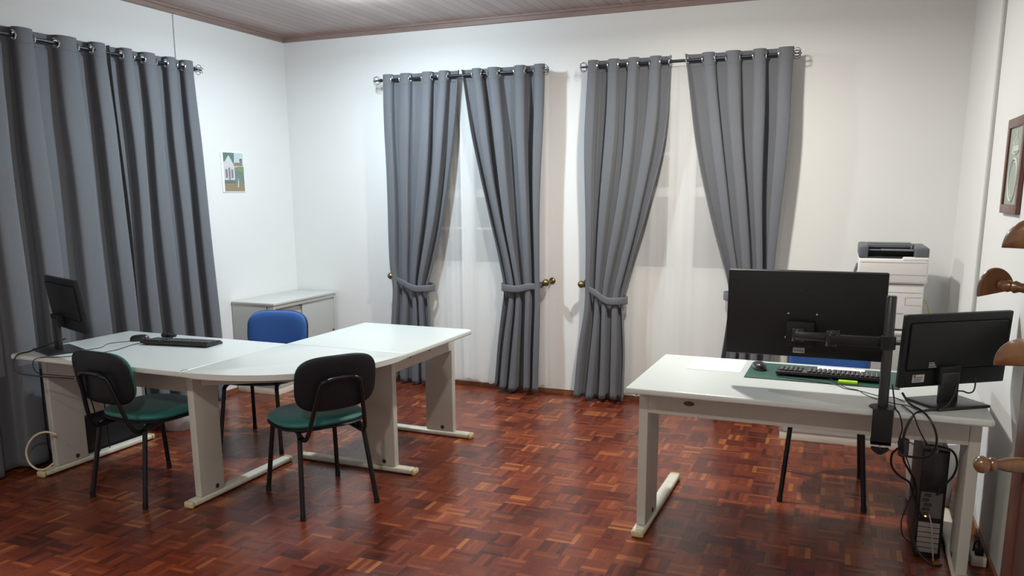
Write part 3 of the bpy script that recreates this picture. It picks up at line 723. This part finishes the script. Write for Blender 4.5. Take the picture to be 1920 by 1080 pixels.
# local: back of the monitor faces -y (towards the camera), width along x
bm_ = thing('computer_monitor', 'large black monitor seen from behind, held by a clamp arm on the right desk', 'monitor', (-0.115, 3.600, 0.882), -0.004)
wM, hM = 0.636, 0.369
b = MB(); b.rbox(-wM/2, wM/2, -0.010, 0.018, 0.0, hM, 0.006); b.build('casing', M_blk, bm_)
b = MB(); b.box(-wM/2+0.008, wM/2-0.008, 0.0182, 0.019, 0.008, hM-0.008); b.build('screen', M_glass, bm_, smooth=False)
b = MB(); b.rbox(-0.3165, 0.3165, -0.0275, -0.011, 0.0015, 0.3675, 0.005); b.build('rear_cover', M_blk, bm_)
b = MB(); b.box(-0.035, 0.012, -0.0287, -0.0283, 0.020, 0.042); st = b.build('sticker', M_label, bm_, smooth=False)
b = MB()
for k in range(9): b.box(-0.031+0.0045*k, -0.029+0.0045*k, -0.0292, -0.0288, 0.023, 0.034 if k % 3 else 0.038)
b.build('sticker_print', M_ink, st, smooth=False)
text_mesh('AOC', 0.030, 'embossed_logo', mat('gloss_black', (0.016, 0.016, 0.018), 0.25), bm_, (0.010, -0.0281, 0.288), (PI/2, 0, 0), 0.0008, 1.3)
for sx_, sz_ in ((-0.062, 0.188), (0.052, 0.188), (-0.068, 0.085)):
    MB().lathe([(0.004, 0), (0.004, 0.003), (0, 0.004)], (sx_, -0.0278, sz_), (0, -1, 0), 10).build('screw', M_sil, bm_)
b = MB(); b.tube(smooth_pts([(-0.06, -0.03, 0.075), (-0.02, -0.045, 0.09), (0.03, -0.05, 0.10), (0.09, -0.042, 0.108)], 5), 0.004, 8)
b.tube(smooth_pts([(-0.05, -0.03, 0.06), (-0.01, -0.05, 0.078), (0.02, -0.045, 0.06), (0.03, -0.04, 0.045)], 5), 0.003, 8); b.build('plug_lead', mat('glossy_cable', (0.03, 0.03, 0.03), 0.15), bm_)

# clamp arm
ar = thing('monitor_mount', 'black clamp-on monitor mount with upright pole on the right desk edge', 'monitor mount', (0.205, 3.385, 0.74))
b = MB(); b.lathe([(0, 0), (0.0195, 0), (0.0195, 0.436), (0.017, 0.44), (0, 0.44)], (0, 0.0, 0.004), (0, 0, 1), 24); pole_ = b.build('pole', M_blk2, ar)
b = MB(); b.lathe([(0, 0.0), (0.048, 0.0), (0.050, 0.002), (0.048, 0.0045), (0.02, 0.006), (0, 0.006)], (0, 0, 0.0), (0, 0, 1), 28); b.build('base_plate', M_blk, ar)
b = MB(); b.rbox(-0.037, 0.037, -0.068, -0.056, -0.135, 0.004, 0.003); b.rbox(-0.037, 0.037, -0.068, -0.02, -0.001, 0.006, 0.002); b.rbox(-0.037, 0.037, -0.068, -0.02, -0.137, -0.120, 0.003); b.build('clamp', M_blk, ar)
b = MB(); b.cyl((0, -0.04, -0.165), (0, -0.04, -0.032), 0.0045, 10); b.lathe([(0, 0), (0.012, 0), (0.012, 0.003), (0, 0.003)], (0, -0.04, -0.034), (0, 0, 1), 14); b.build('clamp_screw', M_sil, ar)
b = MB()
pp = [(-0.034, 0.004), (-0.028, 0.010), (-0.012, 0.005), (0.012, 0.005), (0.028, 0.010), (0.034, 0.004), (0.024, -0.008), (0.006, -0.020), (-0.006, -0.020), (-0.024, -0.008)]
Mk = Matrix.Translation((0, -0.045, -0.160)) @ Matrix.Rotation(PI/2, 4, 'X')
k_ = MB(Mk); k_.prism(pp, -0.009, 0.006, 0.002); k_.build('clamp_knob', M_blk, ar)
b = MB(); b.lathe([(0.028, 0), (0.028, 0.05)], (0, 0, 0.235), (0, 0, 1), 20); b.cyl((0.026, -0.01, 0.26), (0.042, -0.012, 0.26), 0.006, 8); b.build('collar', M_blk, ar)
b = MB(); b.rbox(-0.215, -0.012, 0.002, 0.028, 0.238, 0.278, 0.006); b.build('arm', M_blk, ar)
b = MB(); b.lathe([(0.020, 0), (0.022, 0.004), (0.022, 0.058), (0.020, 0.062)], (-0.205, 0.03, 0.228), (0, 0, 1), 18); b.lathe([(0.003, 0), (0.003, 0.02)], (-0.18, 0.01, 0.278), (0, 0, 1), 8); b.build('arm_joint', M_blk2, ar)
b = MB(); b.rbox(-0.345, -0.215, 0.045, 0.070, 0.242, 0.275, 0.006); b.rbox(-0.345, -0.235, 0.037, 0.046, 0.247, 0.252, 0.002); b.build('arm', M_blk2, ar)
b = MB(); b.lathe([(0.024, 0), (0.026, 0.003), (0.026, 0.05), (0.024, 0.053)], (-0.335, 0.085, 0.232), (0, 0, 1), 18); b.rbox(-0.345, -0.325, 0.085, 0.128, 0.248, 0.270, 0.003); b.build('arm_joint', M_blk2, ar)
b = MB(); b.rbox(-0.385, -0.275, 0.127, 0.1338+0.0515-0.0001, 0.20, 0.305, 0.003)
b.build('mounting_plate', M_blk, ar)

def stand_monitor(label, loc, ang, Wm, Hm, zb, tilt, base, neck=(0, -0.05), sticker=True):
    """back faces local -y"""
    t = thing('computer_monitor', label, 'monitor', loc, ang)
    P = Matrix.Translation((0, 0, zb)) @ Matrix.Rotation(tilt, 4, 'X')
    b = MB(P); b.rbox(-Wm/2, Wm/2, -0.008, 0.016, 0, Hm, 0.005); b.build('casing', M_blk, t)
    b = MB(P); b.box(-Wm/2+0.01, Wm/2-0.01, 0.0162, 0.017, 0.018, Hm-0.01); b.build('screen', M_glass, t, smooth=False)
    b = MB(P); b.rbox(-Wm/2+0.02, Wm/2-0.02, -0.016, -0.006, 0.07, Hm-0.03, 0.009); b.build('rear_cover', M_blk, t)
    nx, ny = neck; b = MB(); b.rbox(nx-0.042, nx+0.042, ny-0.012, ny+0.012, 0.008, zb+0.06, 0.006); b.build('neck', M_blk2, t)
    b = MB(P); b.rbox(nx-0.048, nx+0.048, ny-0.004, -0.007, 0.02, 0.085, 0.006); b.build('hinge', M_blk, t)
    x, y = base
    b = MB(); b.prism([(nx-x/2, ny-y/2), (nx+x/2, ny-y/2), (nx+x/2, ny+y/2), (nx-x/2, ny+y/2)], 0, 0.012, 0.003); b.build('stand_base', M_blk2, t)
    if sticker:
        b = MB(P); b.box(-0.19, -0.135, -0.0088, -0.0083, 0.020, 0.052); s1 = b.build('sticker', M_label, t, smooth=False)
        b = MB(P)
        for k in range(3): b.box(-0.186, -0.150+0.003*k, -0.0094, -0.0089, 0.025+0.007*k, 0.0275+0.007*k)
        b.box(-0.186, -0.176, -0.0094, -0.0089, 0.044, 0.050); b.build('sticker_print', M_ink, s1, smooth=False)
        b = MB(P)
        for k in range(4): b.box(-0.128, -0.092-0.004*k, -0.0166, -0.0162, 0.081+0.006*k, 0.0835+0.006*k)
        b.build('rating_print', M_label, t, smooth=False)
    return t
# small monitor on the right desk
a = math.atan2(0.57, 0.82)
stand_monitor('smaller black monitor on a square stand near the right wall, seen from behind', (0.458, 3.585, 0.74), a, 0.495, 0.295, 0.070, math.radians(3), (0.235, 0.19), neck=(-0.040, -0.035))
# left desk monitor
a = -0.377
lm = stand_monitor('black monitor on a stand at the left end of the L-shaped desk', (-3.838, 3.084, 0.74), a, 0.481, 0.286, 0.124, math.radians(6.5), (0.25, 0.19), neck=(-0.10, -0.045), sticker=False)

# ------------------------------------------------------------------ keyboards, mice, desk items
def keyboard(label, loc, rz, Wk=0.445, Dk=0.145, light=False):
    t = thing('keyboard', label, 'keyboard', loc, rz)
    P = Matrix.Rotation(math.radians(4), 4, 'X')
    b = MB(P); b.rbox(-Wk/2, Wk/2, -Dk/2, Dk/2, 0.003, 0.019, 0.004); b.build('keyboard_case', M_blk2, t)
    m = MB(P)
    for r_ in range(6):
        y = -Dk/2+0.018+r_*0.0205
        for c_ in range(21):
            x = -Wk/2+0.014+c_*0.0204
            if c_ in (15,) or (c_ > 15 and c_ < 18 and r_ in (2,)) or (r_ == 0 and 4 <= c_ <= 9 and c_ != 4): continue
            wdt = 0.0168 if not (r_ == 0 and c_ == 4) else 0.118
            m.rbox(x-0.0084, x-0.0084+wdt, y-0.0084, y+0.0084, 0.0185, 0.026, 0.0018, 1)
    m.build('keys', M_keyl if light else M_key, t)
    b = MB()
    for sx in (-1, 1): b.box(sx*Wk*0.42-0.01, sx*Wk*0.42+0.01, Dk/2-0.022, Dk/2-0.014, 0.0, 0.014)
    for sx in (-1, 1): b.box(sx*Wk*0.42-0.01, sx*Wk*0.42+0.01, -Dk/2+0.012, -Dk/2+0.022, -0.0, 0.004)
    b.build('keyboard_foot', M_blk, t)
    return t
def mouse(label, loc, rz):
    t = thing('computer_mouse', label, 'mouse', loc, rz)
    bmx = MB(); bmx.pad(0.060, 0.112, 0.060, 2.4, Matrix.Translation((0, 0, 0.004)), curv2=-1.5)
    for v in bmx.bm.verts:
        if v.co.z < 0.001: v.co.z = 0.001
    bmx.build('mouse_shell', M_blk2, t)
    b = MB(); b.lathe([(0.009, -0.003), (0.009, 0.003)], (0, 0.030, 0.026), (1, 0, 0), 14); b.build('scroll_wheel', M_key, t)
    return t
dmat = thing('desk_mat', 'dark green leather desk mat on the right desk', 'desk mat', (-0.07, 3.900, 0.7402), -0.0195)
MB().rbox(-0.29, 0.36, -0.172, 0.176, 0, 0.0035, 0.0015).build('mat_surface', M_mat, dmat)
MB().rbox(-0.288, 0.358, -0.176, -0.172, 0, 0.003, 0.001).build('mat_edge', M_dark, dmat)
keyboard('black keyboard with pale legends lying on the green desk mat', (-0.005, 3.868, 0.744), PI-0.04, light=False)
mouse('black wireless mouse at the left end of the green desk mat', (-0.312, 3.925, 0.744), math.radians(200))
b = MB(Matrix.Rotation(-0.04, 4, 'Z')); b.rbox(-0.105, 0.105, -0.06, 0.06, 0, 0.0012, 0.0003, 1); o = b.build('paper_sheet', M_paper); o.location = (0.05, 4.012, 0.7439)
tag(o, 'white paper sheet lying behind the keyboard on the green mat', 'paper')
for k, (dx, dy, rz, lb) in enumerate([(0, 0, 0.0, 'white paper sheet at the left of the green mat, under another sheet'), (-0.004, 0.003, 0.02, 'white paper sheet at the left of the green mat, topmost of the pair')]):
    b = MB(Matrix.Rotation(rz, 4, 'Z')); b.rbox(-0.125, 0.125, -0.148, 0.148, 0, 0.0012, 0.0003, 1); o = b.build('paper_sheet', M_paper); o.location = (-0.513+dx, 3.968+dy, 0.7402+0.0013*k)
    tag(o, lb, 'paper')
b = MB(Matrix.Rotation(-0.03, 4, 'Z')); b.rbox(-0.040, 0.040, -0.016, 0.016, 0, 0.012, 0.003, 2); o = b.build('eraser', M_lime); o.location = (0.080, 3.752, 0.744)
tag(o, 'small lime green block in front of the keyboard on the mat', 'eraser')
mouse('black corded mouse on the left desk beside the keyboard', (-3.775, 3.475, 0.7402), math.radians(-60))
keyboard('black keyboard on the left desk beyond the corded mouse', (-3.455, 3.470, 0.7402), math.radians(187+0), light=False)
wc = thing('webcam', 'small black webcam lying against the keyboard on the left desk', 'webcam', (-3.640, 3.565, 0.7402), 0.4)
MB().rbox(-0.045, 0.045, -0.014, 0.014, 0.012, 0.040, 0.012, 4).build('camera_body', M_blk2, wc)
MB().rbox(-0.02, 0.02, -0.012, 0.012, 0.0, 0.014, 0.003, 2).build('clip', M_blk, wc)
MB().lathe([(0.010, 0), (0.010, 0.004), (0.006, 0.005), (0, 0.005)], (0, -0.0135, 0.026), (0, -1, 0), 16).build('lens', M_glass, wc)

def cable(name, label, pts, r=0.003, m=None, group=None, n=7):
    c = Vector(pts[0]); b = MB(); b.tube([p-c for p in smooth_pts(pts, n)], r, 8); o = b.build(name, m or M_cable); o.location = c
    return tag(o, label, 'cable', group)
cable('mouse_cable', 'thin black mouse cable across the left desk to the monitor stand', [(-3.80, 3.42, 0.744), (-3.86, 3.33, 0.742), (-3.80, 3.22, 0.742), (-3.83, 3.12, 0.742), (-3.86, 3.02, 0.742)], 0.0017)
cable('keyboard_cable', 'thin black keyboard cable running over the near edge of the left desk', [(-3.67, 3.50, 0.748), (-3.70, 3.36, 0.742), (-3.66, 3.2, 0.742), (-3.70, 3.05, 0.742), (-3.78, 2.95, 0.742), (-3.86, 2.915, 0.7425), (-3.90, 2.885, 0.725), (-3.905, 2.90, 0.66), (-3.86, 2.98, 0.63), (-3.80, 3.04, 0.615)], 0.0022)
cable('power_cable', 'thick black cable looping off the left end of the desk from the monitor', [(-3.95, 3.13, 0.80), (-4.00, 3.05, 0.775), (-4.03, 2.97, 0.752), (-4.045, 2.91, 0.745), (-4.05, 2.880, 0.70), (-4.03, 2.878, 0.655), (-3.97, 2.93, 0.63), (-3.88, 3.00, 0.612), (-3.82, 3.05, 0.60)], 0.004)
cable('video_cable', 'black cable dropping behind the left desk leg to the black tower', [(-4.10, 3.33, 0.705), (-4.098, 3.335, 0.55), (-4.10, 3.36, 0.42), (-4.102, 3.39, 0.28), (-4.105, 3.40, 0.045)], 0.004)
cable('network_cable', 'second black cable dropping under the left desk near the green chair', [(-4.085, 3.36, 0.705), (-4.09, 3.39, 0.58), (-4.09, 3.44, 0.45), (-4.098, 3.46, 0.30), (-4.105, 3.47, 0.045)], 0.0035)
cable('floor_cable', 'cream cable making a loop on the floor beside the left desk foot', [(-4.06, 3.09, 0.245), (-4.11, 3.06, 0.262), (-4.17, 3.03, 0.235), (-4.215, 3.01, 0.16), (-4.205, 3.01, 0.085), (-4.16, 3.02, 0.048), (-4.11, 3.03, 0.05), (-4.06, 3.05, 0.085)], 0.0055, M_crc)

# black tower under the left desk
tw = thing('computer_tower', 'black computer tower lying beside the left desk leg in the dark', 'computer', (-4.215, 3.60, 0.0))
MB().rbox(-0.045, 0.045, -0.26, 0.21, 0.0, 0.235, 0.006).build('case', M_blk, tw)
MB().rbox(-0.04, 0.04, -0.2635, -0.2595, 0.01, 0.225, 0.002).build('front_panel', M_blk2, tw)
# white bin under left desk
bn = thing('waste_bin', 'low round white bin on the floor under the L-shaped desk', 'bin', (-4.14, 4.08, 0))
MB().lathe([(0, 0), (0.098, 0), (0.105, 0.01), (0.112, 0.13), (0.117, 0.134), (0.117, 0.142), (0.108, 0.142), (0.100, 0.012), (0, 0.012)], seg=32).build('bin_body', M_binw, bn)

# right side: tower, bin, plug
tr_ = thing('computer_tower', 'black computer tower standing at the right end of the right desk, rear ports facing out', 'computer', (0.447, 3.70, 0))
MB().rbox(-0.052, 0.052, 0, 0.40, 0.006, 0.495, 0.004).build('case', M_blk, tr_)
MB().rbox(-0.047, 0.047, -0.003, 0.0, 0.315, 0.485, 0.001).build('power_supply_panel', M_blk2, tr_)
b = MB(); b.box(-0.044, 0.040, -0.003, -0.0005, 0.19, 0.305); io = b.build('port_panel', mat('port_plate', (0.16, 0.15, 0.15), 0.4, metal=0.6), tr_, smooth=False)
b = MB()
for k in range(5): b.box(-0.036 if k % 2 else -0.03, -0.012+0.006*(k % 3), -0.006, -0.0031, 0.20+0.021*k, 0.213+0.021*k)
b.build('port', M_dark, io, smooth=False)
for k in range(6):
    MB().box(-0.044, 0.040, -0.0035, -0.0005, 0.030+0.0235*k, 0.050+0.0235*k).build('slot_cover', M_sil, tr_, smooth=False)
MB().lathe([(0.0035, 0), (0.0035, 0.002), (0, 0.003)], (-0.02, -0.0065, 0.196), (0, -1, 0), 10).build('status_light', M_led, tr_)
MB().box(-0.03, 0.03, 0.04, 0.12, 0.495, 0.4957).build('top_label', mat('grey_label', (0.25, 0.25, 0.25), 0.6), tr_, smooth=False)
bn2 = thing('waste_bin', 'round white waste bin standing behind the tower at the right desk', 'bin', (0.515, 4.43, 0))
MB().lathe([(0, 0), (0.095, 0), (0.102, 0.01), (0.125, 0.325), (0.130, 0.33), (0.130, 0.345), (0.121, 0.345), (0.098, 0.012), (0, 0.012)], seg=32).build('bin_body', M_binw, bn2)
ps = thing('power_socket', 'cream floor-level socket block with a black plug near the coat stand', 'power socket', (0.645, 3.72, 0))
MB().rbox(-0.03, 0.03, -0.035, 0.035, 0.0, 0.045, 0.008).build('socket_block', M_cream, ps)
b = MB(); b.rbox(-0.015, 0.018, -0.02, 0.012, 0.0451, 0.075, 0.005); b.tube(smooth_pts([(0.0, 0.0, 0.074), (0.0, 0.02, 0.10), (-0.004, 0.07, 0.07), (0.0, 0.12, 0.01)], 5), 0.004, 8); b.build('plug', M_blk, ps)

# tangled cables at the right desk
G = 'black cables hanging behind the right desk'
cable('monitor_cable', 'thick black cable curving from the small monitor stand over the desk edge', [(0.47, 3.50, 0.83), (0.455, 3.47, 0.78), (0.42, 3.42, 0.748), (0.36, 3.375, 0.746), (0.315, 3.335, 0.735), (0.29, 3.325, 0.68), (0.283, 3.33, 0.62), (0.29, 3.36, 0.56)], 0.005, None, G)
cable('monitor_cable', 'thick black cable bowing out to the right below the small monitor', [(0.27, 3.39, 0.805), (0.30, 3.38, 0.765), (0.345, 3.335, 0.748), (0.375, 3.30, 0.715), (0.395, 3.31, 0.66), (0.395, 3.34, 0.60), (0.37, 3.38, 0.555), (0.31, 3.40, 0.545)], 0.0045, None, G)
cable('monitor_cable', 'thin black cable hanging straight beside the monitor arm pole', [(0.235, 3.41, 0.83), (0.245, 3.395, 0.77), (0.248, 3.36, 0.748), (0.262, 3.312, 0.735), (0.275, 3.31, 0.68), (0.268, 3.33, 0.62), (0.28, 3.36, 0.57)], 0.003, None, G)
cable('monitor_cable', 'thin black cable crossing diagonally to the top of the right tower', [(0.275, 3.44, 0.745), (0.29, 3.38, 0.745), (0.31, 3.312, 0.738), (0.335, 3.31, 0.68), (0.375, 3.36, 0.61), (0.42, 3.50, 0.545), (0.44, 3.62, 0.515)], 0.0028, None, G)
cable('power_cable', 'black cable drooping in a wide arc left of the right tower', [(0.285, 3.36, 0.60), (0.255, 3.40, 0.55), (0.262, 3.45, 0.48), (0.30, 3.52, 0.42), (0.345, 3.60, 0.37), (0.37, 3.64, 0.30), (0.40, 3.66, 0.22), (0.425, 3.688, 0.19)], 0.0045, None, G)
cable('power_cable', 'black cable running down the near left edge of the right tower', [(0.29, 3.355, 0.58), (0.30, 3.43, 0.52), (0.335, 3.54, 0.44), (0.37, 3.64, 0.36), (0.385, 3.67, 0.25), (0.38, 3.67, 0.15), (0.40, 3.65, 0.06), (0.46, 3.62, 0.01), (0.50, 3.64, 0.006)], 0.0045, None, G)
cable('power_cable', 'black cable arching right from the tower top towards the desk leg', [(0.40, 3.66, 0.525), (0.45, 3.62, 0.535), (0.495, 3.62, 0.52), (0.518, 3.64, 0.47), (0.515, 3.66, 0.41), (0.49, 3.67, 0.36), (0.46, 3.685, 0.30)], 0.0045, None, G)
cable('network_cable', 'grey cable looped in front of the silver slots of the right tower', [(0.44, 3.68, 0.21), (0.45, 3.65, 0.17), (0.455, 3.65, 0.12), (0.465, 3.66, 0.05), (0.47, 3.66, 0.01)], 0.003, mat('grey_cable', (0.3, 0.3, 0.3), 0.5))
cable('video_cable', 'thin black cable hanging in a long loop left of the right tower', [(0.30, 3.38, 0.56), (0.34, 3.52, 0.44), (0.365, 3.62, 0.34), (0.35, 3.66, 0.25), (0.335, 3.68, 0.17), (0.345, 3.68, 0.10), (0.385, 3.69, 0.06)], 0.0025, None, G)
pb = thing('power_adapter', 'small black power adapter hanging among the cables below the desk edge', 'power adapter', (0.290, 3.365, 0.555), 0.4)
MB().rbox(-0.017, 0.017, -0.013, 0.013, 0, 0.072, 0.005).build('adapter_body', M_blk2, pb)
cable('keyboard_cable', 'thin dark cable trailing from the keyboard over the right desk top', [(0.00, 3.80, 0.752), (0.03, 3.74, 0.7485), (0.06, 3.70, 0.742), (0.085, 3.665, 0.742), (0.12, 3.645, 0.742), (0.14, 3.59, 0.742), (0.18, 3.52, 0.742), (0.25, 3.46, 0.742), (0.30, 3.44, 0.742), (0.33, 3.36, 0.744)], 0.0016)
cable('mouse_cable', 'second thin dark cable beside the keyboard cable on the right desk', [(-0.22, 3.78, 0.7455), (-0.10, 3.75, 0.7455), (0.02, 3.715, 0.744), (0.07, 3.655, 0.742), (0.13, 3.63, 0.742), (0.21, 3.56, 0.742), (0.26, 3.56, 0.742), (0.29, 3.50, 0.742)], 0.0016)
cable('power_cable', 'short black lead with an inline plug at the lower right of the small monitor', [(0.47, 3.515, 0.80), (0.495, 3.52, 0.80), (0.517, 3.53, 0.792), (0.538, 3.56, 0.795), (0.545, 3.58, 0.82), (0.545, 3.60, 0.84)], 0.003)

# ------------------------------------------------------------------ wall pictures
pa = thing('painting', 'small unframed painting of a white chapel and trees on the left wall', 'painting', (-L, 5.178, 1.753))
def quad(b, pts, d, mi): # pts (u,v) u to +y, v up
    f = b.bm.faces.new([b.v((d, p[0], p[1])) for p in pts]); f.material_index = mi
b = MB(); b.rbox(0.001, 0.006, -0.128, 0.128, -0.155, 0.155, 0.001); b.build('canvas', M_paper, pa)
pal = [srgb(190, 208, 208), srgb(120, 140, 112), srgb(148, 132, 104), srgb(208, 208, 208), srgb(98, 124, 116), srgb(156, 122, 108), srgb(136, 128, 136), srgb(126, 148, 104), srgb(118, 132, 126), srgb(84, 86, 98)]
pm = [mat('paint_%d' % i, c, 0.7, var=0.12, vscale=60) for i, c in enumerate(pal)]
b = MB()
lay = [([(-.105, .03), (.122, .03), (.122, .150), (-.105, .150)], 0), ([(-.105, -.148), (.122, -.148), (.122, -.085), (-.105, -.085)], 2), ([(-.105, -.085), (.122, -.085), (.122, .04), (-.105, .04)], 8)]
lay += [([(-.105, .075), (-.03, .08), (0, .15), (-.105, .15)], 4), ([(-.03, .10), (.012, .06), (.02, .15), (-.03, .15)], 4)]
lay += [([(-.105, -.06), (.015, -.06), (.015, .055), (-.105, .08)], 3), ([(-.095, .075), (.005, .058), (-.02, .10), (-.045, .130), (-.065, .11)], 3)]
lay += [([(.005, .048), (.09, .052), (.085, .075), (.02, .075)], 5), ([(.078, .05), (.108, .05), (.108, .102), (.078, .102)], 6), ([(.078, .095), (.108, .095), (.108, .105), (.078, .105)], 9)]
lay += [([(-.09, -.045), (-.065, -.045), (-.065, .022), (-.09, .022)], 6), ([(-.055, -.058), (-.035, -.058), (-.035, .035), (-.055, .035)], 6), ([(-.025, -.045), (-.002, -.045), (-.002, .022), (-.025, .022)], 6)]
lay += [([(.015, .01), (.122, .0), (.122, .045), (.05, .045)], 7), ([(-.105, -.085), (.02, -.085), (.02, -.06), (-.105, -.06)], 4), ([(.04, -.115), (.052, -.118), (.056, -.07), (.05, -.04)], 3)]
for k, (q, mi) in enumerate(lay): quad(b, q, 0.0066+0.00012*k, mi)
b.build('painted_scene', pm, pa, smooth=False)

fr = thing('picture_frame', 'reddish wooden framed pale crest hanging on the right wall', 'picture', (RX, 4.105, 1.683))
# local: front towards -x
b = MB(); y0, y1, z0, z1 = -0.187, 0.187, -0.205, 0.205; fw = 0.040
b.rbox(-0.018, -0.001, y0, y1, z0, z0+fw, 0.003); b.rbox(-0.018, -0.001, y0, y1, z1-fw, z1, 0.003); b.rbox(-0.018, -0.001, y0, y0+fw, z0+fw-0.001, z1-fw+0.001, 0.003); b.rbox(-0.018, -0.001, y1-fw, y1, z0+fw-0.001, z1-fw+0.001, 0.003)
b.build('frame', M_frame, fr)
b = MB(); b.box(-0.009, -0.005, y0+fw, y1-fw, z0+fw, z1-fw); b.build('backing', mat('grey_green_mount', (0.36, 0.40, 0.35), 0.5), fr, smooth=False)
b = MB()
sh = []
for k in range(40):
    a_ = 2*PI*k/40; v_ = math.cos(a_); u_ = math.sin(a_)
    sh.append((0.088*math.copysign(abs(u_)**0.8, u_)*(1 if v_ > 0 else 1-0.25*v_*v_), -0.045+(0.075*v_ if v_ > 0 else 0.105*v_)))
b.tube([(-0.0095, p[0], p[1]) for p in sh], 0.0055, 6, closed=True)
b.tube([(-0.0092, p[0]*0.78, -0.045+(p[1]+0.045)*0.82) for p in sh], 0.002, 6, closed=True)
for k in range(5): b.box(-0.0108, -0.0091, -0.062+0.027*k, -0.046+0.027*k, 0.085, 0.108+0.008*(2-abs(k-2)))
b.box(-0.0106, -0.0091, -0.066, 0.066, 0.062, 0.085)
b.tube([(-0.0095, -0.07, 0.060), (-0.0095, 0, 0.048), (-0.0095, 0.07, 0.060)], 0.004, 6)
b.lathe([(0.010, 0), (0.010, 0.0015), (0, 0.0015)], (-0.0091, 0, 0.140), (-1, 0, 0), 12)
b.build('crest', mat('pale_crest', (0.60, 0.66, 0.60), 0.5), fr)

# ------------------------------------------------------------------ coat stand at the right edge
cs = thing('coat_stand', 'reddish brown wooden coat stand with half-round hooks at the right edge', 'coat stand', (0.385, 1.735, 0))
b = MB(Matrix.Rotation(0.12, 4, 'Z')); b.rbox(-0.036, 0.05, -0.03, 0.03, 0.06, 1.78, 0.004)
post = b.build('post', M_post, cs)
b = MB()
for k in range(4):
    a = PI/4+k*PI/2+0.12; d = Vector((math.cos(a), math.sin(a), 0))
    b.tube([Vector((0, 0, 0.10)), d*0.08+Vector((0, 0, 0.09)), d*0.17+Vector((0, 0, 0.03)), d*0.22+Vector((0, 0, 0.018))], 0.02, 12, rs=[0.028, 0.024, 0.018, 0.017])
b.build('base_feet', M_post, cs)
def peg(p0, p1, rs_, name='peg_arm'):
    p0, p1 = Vector(p0), Vector(p1); d = p1-p0; Ln = d.length
    o = MB().lathe([(r_, t_*Ln) for t_, r_ in rs_], p0, d, 20).build(name, M_rack, cs); return o
def half_disc(c, face, parent, R_=0.047, hh=0.052, th=0.016, roll=0.0, up=0.0):
    """domed half-round plate; flat edge below; face = outward normal (horizontal)"""
    n_ = Vector(face).normalized(); sd = Vector((0, 0, 1)).cross(n_).normalized(); upv = Vector((0, 0, 1))
    sd, upv = sd*math.cos(roll)+upv*math.sin(roll), upv*math.cos(roll)-sd*math.sin(roll)
    M = Matrix(((sd.x, upv.x, n_.x, c[0]), (sd.y, upv.y, n_.y, c[1]), (sd.z, upv.z, n_.z, c[2]), (0, 0, 0, 1)))
    t = bmesh.new(); K = 24
    out = [(R_*math.cos(PI*k/K), hh*math.sin(PI*k/K)) for k in range(K+1)]
    lv = []
    for (sc, zz) in ((0.96, -th*0.5), (1.0, -th*0.2), (1.0, th*0.15), (0.93, th*0.5), (0.6, th*0.75), (0.2, th*0.85)):
        lv.append([t.verts.new((x*sc, (y-hh*0.4)*sc+hh*0.4 if sc < 1 else y, zz)) for x, y in out])
    for A, B_ in zip(lv, lv[1:]):
        for k in range(K): t.faces.new((A[k], A[k+1], B_[k+1], B_[k]))
        t.faces.new((A[0], B_[0], B_[-1], A[-1]))
    t.faces.new(lv[0][::-1]); t.faces.new(lv[-1])
    mb = MB(); mb.merge(t, M); return mb.build('half_round_hook', M_rack, parent, angle=50)
AR = [(0, 0.012), (0.25, 0.013), (0.45, 0.010), (0.62, 0.0085), (0.72, 0.012), (0.78, 0.009), (0.86, 0.012), (0.93, 0.010), (1.0, 0.010)]
def L_(x, y, z): return (x-0.385, y-1.735, z)
# top hook, towards the camera and left
p = peg(L_(0.395, 1.735, 1.475), L_(0.327, 1.69, 1.497), AR); half_disc(L_(0.3225, 1.688, 1.478), (-0.55, -0.83, 0.0), p, 0.050, 0.054)
# second hook, pointing left and away, its plate seen from the arm side
p = peg(L_(0.372, 1.715, 1.398), L_(0.297, 1.785, 1.402), AR); half_disc(L_(0.2905, 1.793, 1.385), (-0.45, 0.89, 0.0), p, 0.037, 0.050, th=0.012, roll=-0.17)
# third hook, towards the camera
p = peg(L_(0.385, 1.735, 1.285), L_(0.332, 1.665, 1.297), AR); half_disc(L_(0.326, 1.655, 1.270), (-0.45, -0.88, 0.30), p, 0.050, 0.050, roll=0.12)
# lower ball peg, pointing left
KN = [(0, 0.0135), (0.10, 0.014), (0.30, 0.0155), (0.48, 0.013), (0.62, 0.009), (0.66, 0.0085), (0.68, 0.0125), (0.72, 0.014), (0.75, 0.0125), (0.77, 0.0095), (0.80, 0.013), (0.86, 0.0168), (0.92, 0.0158), (0.97, 0.0095), (1.0, 0.001)]
peg(L_(0.375, 1.710, 1.070), L_(0.2645, 1.660, 1.075), KN, 'ball_peg')
